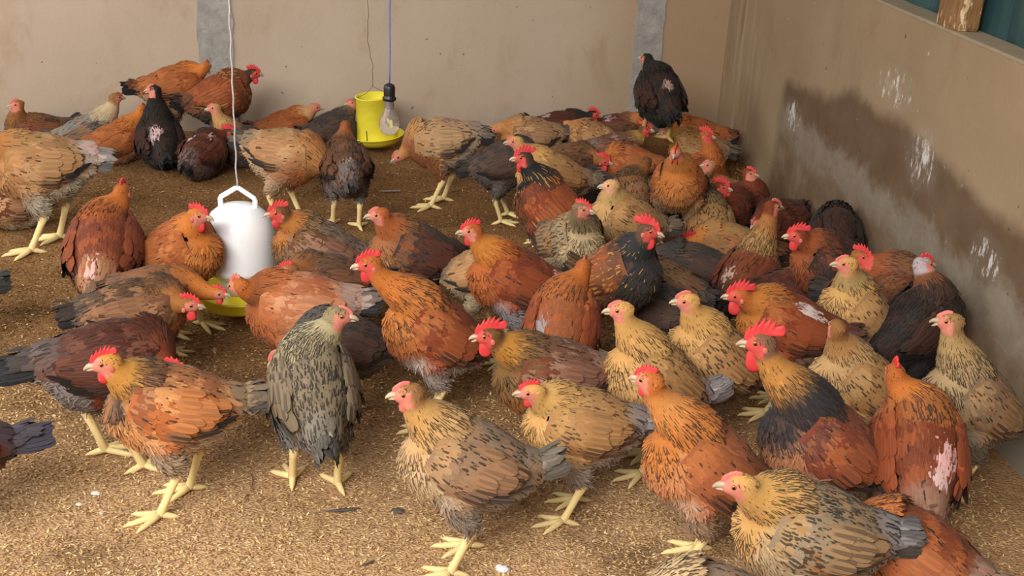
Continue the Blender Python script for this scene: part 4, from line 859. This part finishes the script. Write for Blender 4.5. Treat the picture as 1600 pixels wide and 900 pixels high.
 dict(c=(322, 242), h=62, hd=(357, 208), hh=352, m='si', pal='darkred', cs=.6, ws=.2, S=1.0, det=.9, tp=-25, bp=10, label='maroon bird with bare pink shoulders sitting beside the black hen, comb to the right', pc=dict(rump=(110,90,84), belly=(96,76,70), head=(80,48,30)), patch=[(-.01, .032, .018, PINK), (.03, -.03, .014, PINK)]),
 dict(c=(448, 246), h=338, hd=(515, 268), hh=320, pal='tan', cs=.2, ws=.1, S=1.12, det=1.1, tp=20, bp=0, low=1, label='light tan hen with fluffy pale belly left of the brown backed hen', pc=dict(belly=(196,166,132), tail=(46,40,40), wing=(176,122,80), breast=(166,96,56))),
 dict(c=(540, 262), h=97, hd=(539, 206), hh=90, pal='brown', cs=0, ws=0, S=1.02, det=1.1, tp=-45, bp=12, label='brown hen seen from behind with grey rump beside the yellow feeder', pc=dict(neck=(146,86,42), head=(148,84,40), hackle=(110,70,42), rump=(112,98,92), belly=(122,108,100)), patch=[(-.07, .0, .012, (150, 132, 128))]),
 dict(c=(455, 204), h=8, hd=(477, 178), hh=5, m='si', pal='orange', cs=.1, ws=.05, S=.98, det=.8, tp=10, bp=14, label='tan orange bird with raised head between the light tan hen and back wall', pc=dict(neck=(196,148,98), head=(190,136,90), breast=(190,136,86), tail=(40, 34, 34))),
 dict(c=(514, 205), h=30, hd=(541, 177), hh=205, m='si', pal='slate', cs=.06, ws=.05, S=1.0, det=.8, tp=15, bp=14, label='dark grey bird resting behind the yellow feeder', pc=dict(head=(142,120,86), neck=(120,96,70))),
 dict(c=(688, 226), h=180, hd=(626, 243), hh=190, hz=-.1, pal='tan', cs=.15, ws=.1, S=1.10, det=1.2, tp=2, bp=-4, tl=1.1, label='tan hen with black tail feeding with lowered head right of the feeder', pc=dict(belly=(176,156,134), back=(168,132,98), tail=(36,32,32), neck=(150,92,56), rump=(150,130,112), wing=(184,146,106), mark=(50,44,42)), mbx=.35),
 # ---- right cluster by the back wall
 dict(c=(828, 212), h=192, hd=None, m='si', pal='tan', cs=.1, ws=.1, S=1.05, det=.8, tp=10, label='tan brown bird lying at the left edge of the corner crowd by the back wall', pc=dict(back=(150,112,76), wing=(140,102,72))),
 dict(c=(862, 280), h=196, hd=(806, 221), hh=184, pal='buff', cs=.08, ws=.05, S=1.02, det=1.0, tp=0, bp=18, label='buff hen whose pale head looks over the black necked cockerel comb', pc=dict(breast=(190,150,104), neck=(192,140,84)), mnx=.1, mbx=.2),
 dict(c=(790, 258), h=12, hd=None, m='st', pal='slate', cs=.1, ws=.1, S=.98, det=.9, tp=-10, low=1, label='dark slate bird with pale leg under the buff hen at the crowd edge'),
 dict(c=(862, 330), h=158, hd=(819, 246), hh=184, pal='blackneck', cs=.62, ws=.6, S=1.08, det=1.4, tp=-20, bp=36, label='cockerel with gold flecked black neck and maroon back, left of the crowd'),
 dict(c=(880, 210), h=8, hd=(924, 180), hh=6, m='si', pal='darkred', cs=.5, ws=.35, S=1.05, det=.8, tp=40, bp=8, label='dark maroon cockerel with black neck and red comb against the back wall', pc=dict(neck=(34,28,28), head=(30,26,26), hackle=(60,34,26)), patch=[(-.04, -.01, .02, (160, 140, 134))]),
 dict(c=(930, 222), h=150, hd=None, m='si', pal='tan', cs=.1, ws=.1, S=1.02, det=.8, tp=0, zc=.10, label='round tan backed bird lying right of the dark maroon cockerel', pc=dict(back=(150,104,62), wing=(146,98,58), rump=(140,96,60))),
 dict(c=(958, 205), h=10, hd=(988, 188), hh=355, m='si', pal='brown', cs=.42, ws=.3, S=1.0, det=.8, tp=0, zc=.10, label='orange headed bird with upright comb left of the black perching hen', pc=dict(neck=(170,104,54), head=(172,104,56), back=(96,46,34)), patch=[(-.02, -.02, .02, (170, 150, 146))]),
 dict(c=(962, 236), h=12, hd=(998, 212), hh=348, m='si', pal='gold', cs=.6, ws=.4, S=1.0, det=.8, tp=0, label='gold brown cockerel with red comb below the feet of the black perching hen', pc=dict(neck=(160,116,60))),
 dict(c=(1030, 152), h=112, hd=(1014, 98), hh=140, zc=0.155, pal='black', cs=0, ws=0, S=1.16, det=1.2, z0=0.145, tp=-25, bp=26, label='black hen perched above the others in the corner with a pink bare patch', pc=dict(legs=(190,160,90)), patch=[(-.02, .0, .020, (176, 140, 130))]),
 dict(c=(1086, 204), h=176, hd=None, m='si', pal='orange', cs=.1, ws=.1, S=1.05, det=.8, tp=10, zc=.12, label='orange bird with black tail pressed into the corner behind the others', pc=dict(back=(164,88,40), wing=(168,92,44), rump=(160,90,46), tail=(24,22,24))),
 dict(c=(888, 258), h=14, hd=(921, 246), hh=350, m='si', pal='brown', cs=.6, ws=.55, S=1.02, det=.9, tp=0, label='brown cockerel touching faces, left one of the pair', pc=dict(neck=(160,104,54), back=(120,82,50), hackle=(120,90,54))),
 dict(c=(985, 262), h=172, hd=(947, 252), hh=200, m='si', pal='orange', cs=.4, ws=.5, S=1.0, det=.9, tp=0, label='orange cockerel touching faces, right one of the pair', pc=dict(neck=(178,104,44))),
 dict(c=(1088, 236), h=172, hd=(1053, 213), hh=184, m='si', pal='buff', cs=.1, ws=.15, S=1.0, det=.8, tp=0, label='ochre hen with small pink face behind the frontal orange bird', pc=dict(neck=(176,130,62), head=(160,110,60), back=(150,100,56)), mnx=.3),
 dict(c=(1068, 290), h=268, hd=(1056, 238), hh=262, pal='orange', cs=.4, ws=.35, S=1.05, det=1.2, tp=0, bp=26, label='orange bird facing the viewer head on in the corner crowd', pc=dict(breast=(184,122,68), neck=(184,114,54)), mnx=.12),
 dict(c=(1090, 262), h=14, hd=(1106, 226), hh=356, pal='red', cs=.6, ws=.55, S=.98, det=.9, m='si', zc=.12, tp=0, bp=16, label='orange necked cockerel with red comb close to the right wall corner', pc=dict(neck=(170,94,42), breast=(160,90,44))),
 dict(c=(905, 300), h=16, hd=None, m='si', pal='slate', cs=.1, ws=.1, S=1.0, det=.8, tp=0, label='slate grey backed bird between the cockerels in the crowd', pc=dict(back=(74,72,76), wing=(72,68,72))),
 dict(c=(988, 300), h=98, hd=(1000, 262), hh=95, m='si', zc=.12, pal='gold', cs=0, ws=0, S=1.04, det=1.0, tp=-20, bp=14, label='golden brown bird with black laced nape turned away mid crowd', pc=dict(back=(140,92,48), wing=(132,82,44), neck=(150,98,46), head=(120,74,38), rump=(140,90,50)), mnx=1.0),
 dict(c=(990, 350), h=200, hd=(956, 294), hh=185, pal='buff', cs=.04, ws=.04, S=1.0, det=1.2, tp=0, bp=24, label='pale buff hen with clean face and dark eye behind the slate necked cockerel', pc=dict(neck=(200,162,100), head=(206,160,104), breast=(190,150,100)), mnx=.25, face=(222,164,128)),
 dict(c=(1120, 300), h=188, hd=(1103, 268), hh=184, m='si', zc=.12, pal='brown', cs=.1, ws=.04, S=.95, det=.8, tp=0, label='small tan headed bird peeping out behind a black nape', pc=dict(neck=(164,112,60), head=(176,124,80))),
 dict(c=(1106, 330), h=95, hd=(1100, 282), hh=92, m='si', zc=.12, pal='buff', cs=0, ws=0, S=.98, det=.9, tp=0, bp=20, label='laced buff bird with black nape turned away before the frontal orange one', pc=dict(head=(38,32,28), neck=(52,42,34), hackle=(140,112,68)), mnx=1.0),
 dict(c=(1118, 326), h=12, hd=(1143, 302), hh=355, m='si', zc=.12, pal='darkred', cs=.6, ws=.6, S=1.02, det=.9, tp=0, label='dark cockerel with large red wattles near the right wall'),
 dict(c=(1150, 322), h=20, hd=(1174, 297), hh=350, m='si', pal='darkred', cs=.3, ws=.25, S=.98, det=.8, tp=0, gape=.003, label='dark red bird with pale beak touching the right wall'),
 dict(c=(1140, 372), h=182, hd=(1074, 378), hh=205, m='si', hz=-.02, zc=.13, pal='orange', cs=.55, ws=.5, S=1.05, det=1.2, tp=0, bp=6, label='orange cockerel leaning left with lowered red comb', pc=dict(neck=(182,114,50), hackle=(170,116,62), back=(150,112,66), wing=(140,98,58)), mnx=.3),
 dict(c=(1165, 398), h=68, hd=(1200, 335), hh=35, pal='darkred', m='si', zc=.16, cs=.2, ws=.3, S=1.08, det=1.2, tp=-30, bp=26, label='mahogany bird with pale rump patch and tan nape turned away to the wall', pc=dict(neck=(160,104,54), hackle=(170,128,76), back=(118,58,32), wing=(112,54,32)), mnx=.7, patch=[(-.05, .02, .022, (186, 158, 140))]),
 dict(c=(1215, 348), h=240, hd=None, m='si', pal='darkred', cs=.1, ws=.1, S=1.0, det=.8, tp=10, label='dark red bird with black tail lying against the right wall'),
 dict(c=(1286, 408), h=196, hd=(1250, 370), hh=185, pal='darkred', cs=.58, ws=.5, S=1.06, det=1.1, tp=20, bp=16, label='dark cockerel with chestnut neck and red comb standing near the right wall', pc=dict(neck=(146,76,38), hackle=(96,52,32), back=(44,28,24), wing=(50,32,26), breast=(120,62,36), belly=(36,28,26))),
 dict(c=(1312, 372), h=100, hd=None, m='st', zc=.18, pal='black', cs=.1, ws=.1, S=.98, det=.8, tp=0, low=1, label='blackish bird with humped back squeezed between cockerel and right wall', pc=dict(back=(56,34,26))),
 dict(c=(1366, 448), h=12, hd=(1344, 400), hh=356, pal='brown', cs=.5, ws=.4, S=1.0, det=.9, tp=0, bp=18, label='brown red cockerel facing right behind the tall buff hen', pc=dict(neck=(142,74,38), back=(118,66,38), wing=(112,62,38))),
 dict(c=(1412, 500), h=52, hd=(1446, 432), hh=40, pal='black', cs=.3, ws=.2, S=1.06, det=1.1, tp=-20, bp=36, label='black brown cockerel with whitish nape patch beside the right wall', pc=dict(neck=(118,70,40), head=(176,160,160), hackle=(70,50,36), breast=(60,40,30), mark=(20,16,14))),
 dict(c=(1245, 458), h=20, hd=None, m='si', pal='darkred', cs=.1, ws=.1, S=1.05, det=.8, tp=0, zc=.11, label='dark red bird lying behind the mahogany cockerel with the white patch'),
 dict(c=(1306, 468), h=190, hd=None, m='si', pal='brown', cs=.1, ws=.1, S=.95, det=.8, tp=0, label='small brown bird lying left of the tall buff hen', pc=dict(wing=(110,58,36), back=(110,60,40))),
 dict(c=(1040, 432), h=150, hd=None, m='si', zc=.13, pal='brown', cs=.1, ws=.1, S=1.02, det=.9, tp=0, label='brown bird with tan barred back right of the slate necked cockerel', pc=dict(back=(124,96,64), wing=(118,86,58))),
 dict(c=(1086, 424), h=176, hd=None, m='si', pal='slate', cs=.1, ws=.1, S=.98, det=.9, tp=12, label='dark grey bird with fanned tail under the leaning orange cockerel'),
 dict(c=(1035, 492), h=150, hd=None, m='si', pal='slate', cs=.1, ws=.1, S=1.0, det=.9, tp=0, label='shadowed slate bird resting between the two alike buff hens'),
 dict(c=(893, 380), h=300, hd=(908, 326), hh=350, pal='buff', cs=.42, ws=.1, flop=.6, S=1.02, det=1.3, tp=0, bp=22, label='speckled cream hen with a folded pink comb in front of the crowd', pc=dict(neck=(120,100,70), head=(130,104,72), hackle=(168,144,104), breast=(190,164,124), wing=(140,118,90), belly=(160,140,112)), mnx=.8, mbx=.8),
 dict(c=(942, 360), h=95, hd=None, m='si', zc=.13, pal='orange', cs=.1, ws=.1, S=.96, det=.9, tp=0, label='orange bird wedged between the speckled cream hen and pale buff hen'),
]

def solve(sp):
    sit = sp.get('m', 'st') == 'si'; zc = sp.get('zc', .090 if sit else .212); sp['zc'] = zc
    S = sp.get('S', 1.0); z0 = sp.get('z0', 0.0)
    P = unproject(*sp['c'], z0 + (zc - .01) * S); return np.array([P[0], P[1], z0])
pos = [solve(sp) for sp in FLOCK]; pos0 = [p.copy() for p in pos]
nw_b = np.array([-tb[1], tb[0]])[:2]; nw_r = np.array([-tr[1], tr[0]])[:2]
def axis(i):
    a_ = math.radians(FLOCK[i]['h']) + math.atan2(-pos[i][0], pos[i][1]); return np.array([math.cos(a_), math.sin(a_)]) * math.cos(math.radians(FLOCK[i].get('bp', 14)))
for it in range(90):
    ax = [axis(i) for i in range(len(pos))]
    for i in range(len(pos)):
        for j in range(i + 1, len(pos)):
            if abs(pos[i][2] - pos[j][2]) > .05 or np.hypot(*(pos[i][:2] - pos[j][:2])) > .3: continue
            si, sj = FLOCK[i].get('S', 1), FLOCK[j].get('S', 1); m = .057 * (si + sj); best = None
            for oi in (-.062, -.02, .022, .058):
                for oj in (-.062, -.02, .022, .058):
                    d = pos[i][:2] + ax[i] * oi * si - pos[j][:2] - ax[j] * oj * sj; r = np.hypot(*d)
                    if r < m and (best is None or r < best[0]): best = (r, d)
            if best:
                r, d = best; q = d / (r + 1e-6) * (m - r) * .22; pos[i][:2] += q; pos[j][:2] -= q
    for i in range(len(pos)):
        pos[i][:2] += (pos0[i][:2] - pos[i][:2]) * .05
        R_ = .095 * FLOCK[i].get('S', 1)
        for p0, nn in ((pA, nw_b), (pB, nw_r)):
            az_ = math.radians(FLOCK[i]['h']) + math.atan2(-pos[i][0], pos[i][1]); dv = np.array([math.cos(az_), math.sin(az_)])
            S_ = FLOCK[i].get('S', 1)
            for off, mg in ((0, .092 * S_), (-.15 * S_, .03), (.11 * S_, .04)):
                s_ = (pos[i][:2] + dv * off - p0[:2]) @ nn
                if s_ > -mg: pos[i][:2] -= nn * (s_ + mg)
for idx, sp in enumerate(FLOCK):
    if sp.get('m', 'st') == 'st' and sp.get('bp', 18) > 8: sp['bp'] = sp.get('bp', 18) + 3
    P = pos[idx]; sp['seed'] = 101 + idx * 7; S = sp.get('S', 1.0); sit = sp.get('m', 'st') == 'si'; zc = sp['zc']
    az = math.atan2(-P[0], P[1]); hw = math.radians(sp['h']) + az
    Rz = np.array([[math.cos(hw), -math.sin(hw), 0], [math.sin(hw), math.cos(hw), 0], [0, 0, 1]])
    bp = math.radians(sp.get('bp', 6 if sit else 18)); N0 = np.array([.052 * math.cos(bp) - .022 * math.sin(bp), 0, zc + .052 * math.sin(bp) + .022 * math.cos(bp)])
    if sp.get('low') or sp.get('hd') is None:
        Hh = N0 + (np.array([.115, 0, -.075]) if not sit else np.array([.085, 0, .0])); hdir = np.array([.8, 0, -.6])
    else:
        nom = N0 + np.array([.055, 0, .115 if not sit else .09]); nom[2] += sp.get('hz', 0)
        W0 = P + Rz @ (nom * S); d = ray(*sp['hd']); k = (W0 - cC) @ d; Wp = cC + d * k
        Hh = Rz.T @ (Wp - P) / S; v = Hh - N0; r = np.linalg.norm(v); r2 = min(max(r, .085), .20); Hh = N0 + v / r * r2
    if sp.get('hd') is not None:
        az2 = az; a = math.radians(sp['hh']) + az2 - hw; hdir = np.array([math.cos(a), math.sin(a), -.12 + (sp.get('hz', 0) * 5)])
    hdir = hdir / np.linalg.norm(hdir)
    c_ = dict(PAL[sp['pal']]); pc = dict(sp.get('pc', {}))
    if 'mnx' in sp: pc['mn'] = sp['mnx']
    if 'mbx' in sp: pc['mb'] = sp['mbx']
    sp['pc'] = pc; sp['group'] = 'flock of chickens in the pen'
    make_bird(sp, P, hw, Hh, hdir)
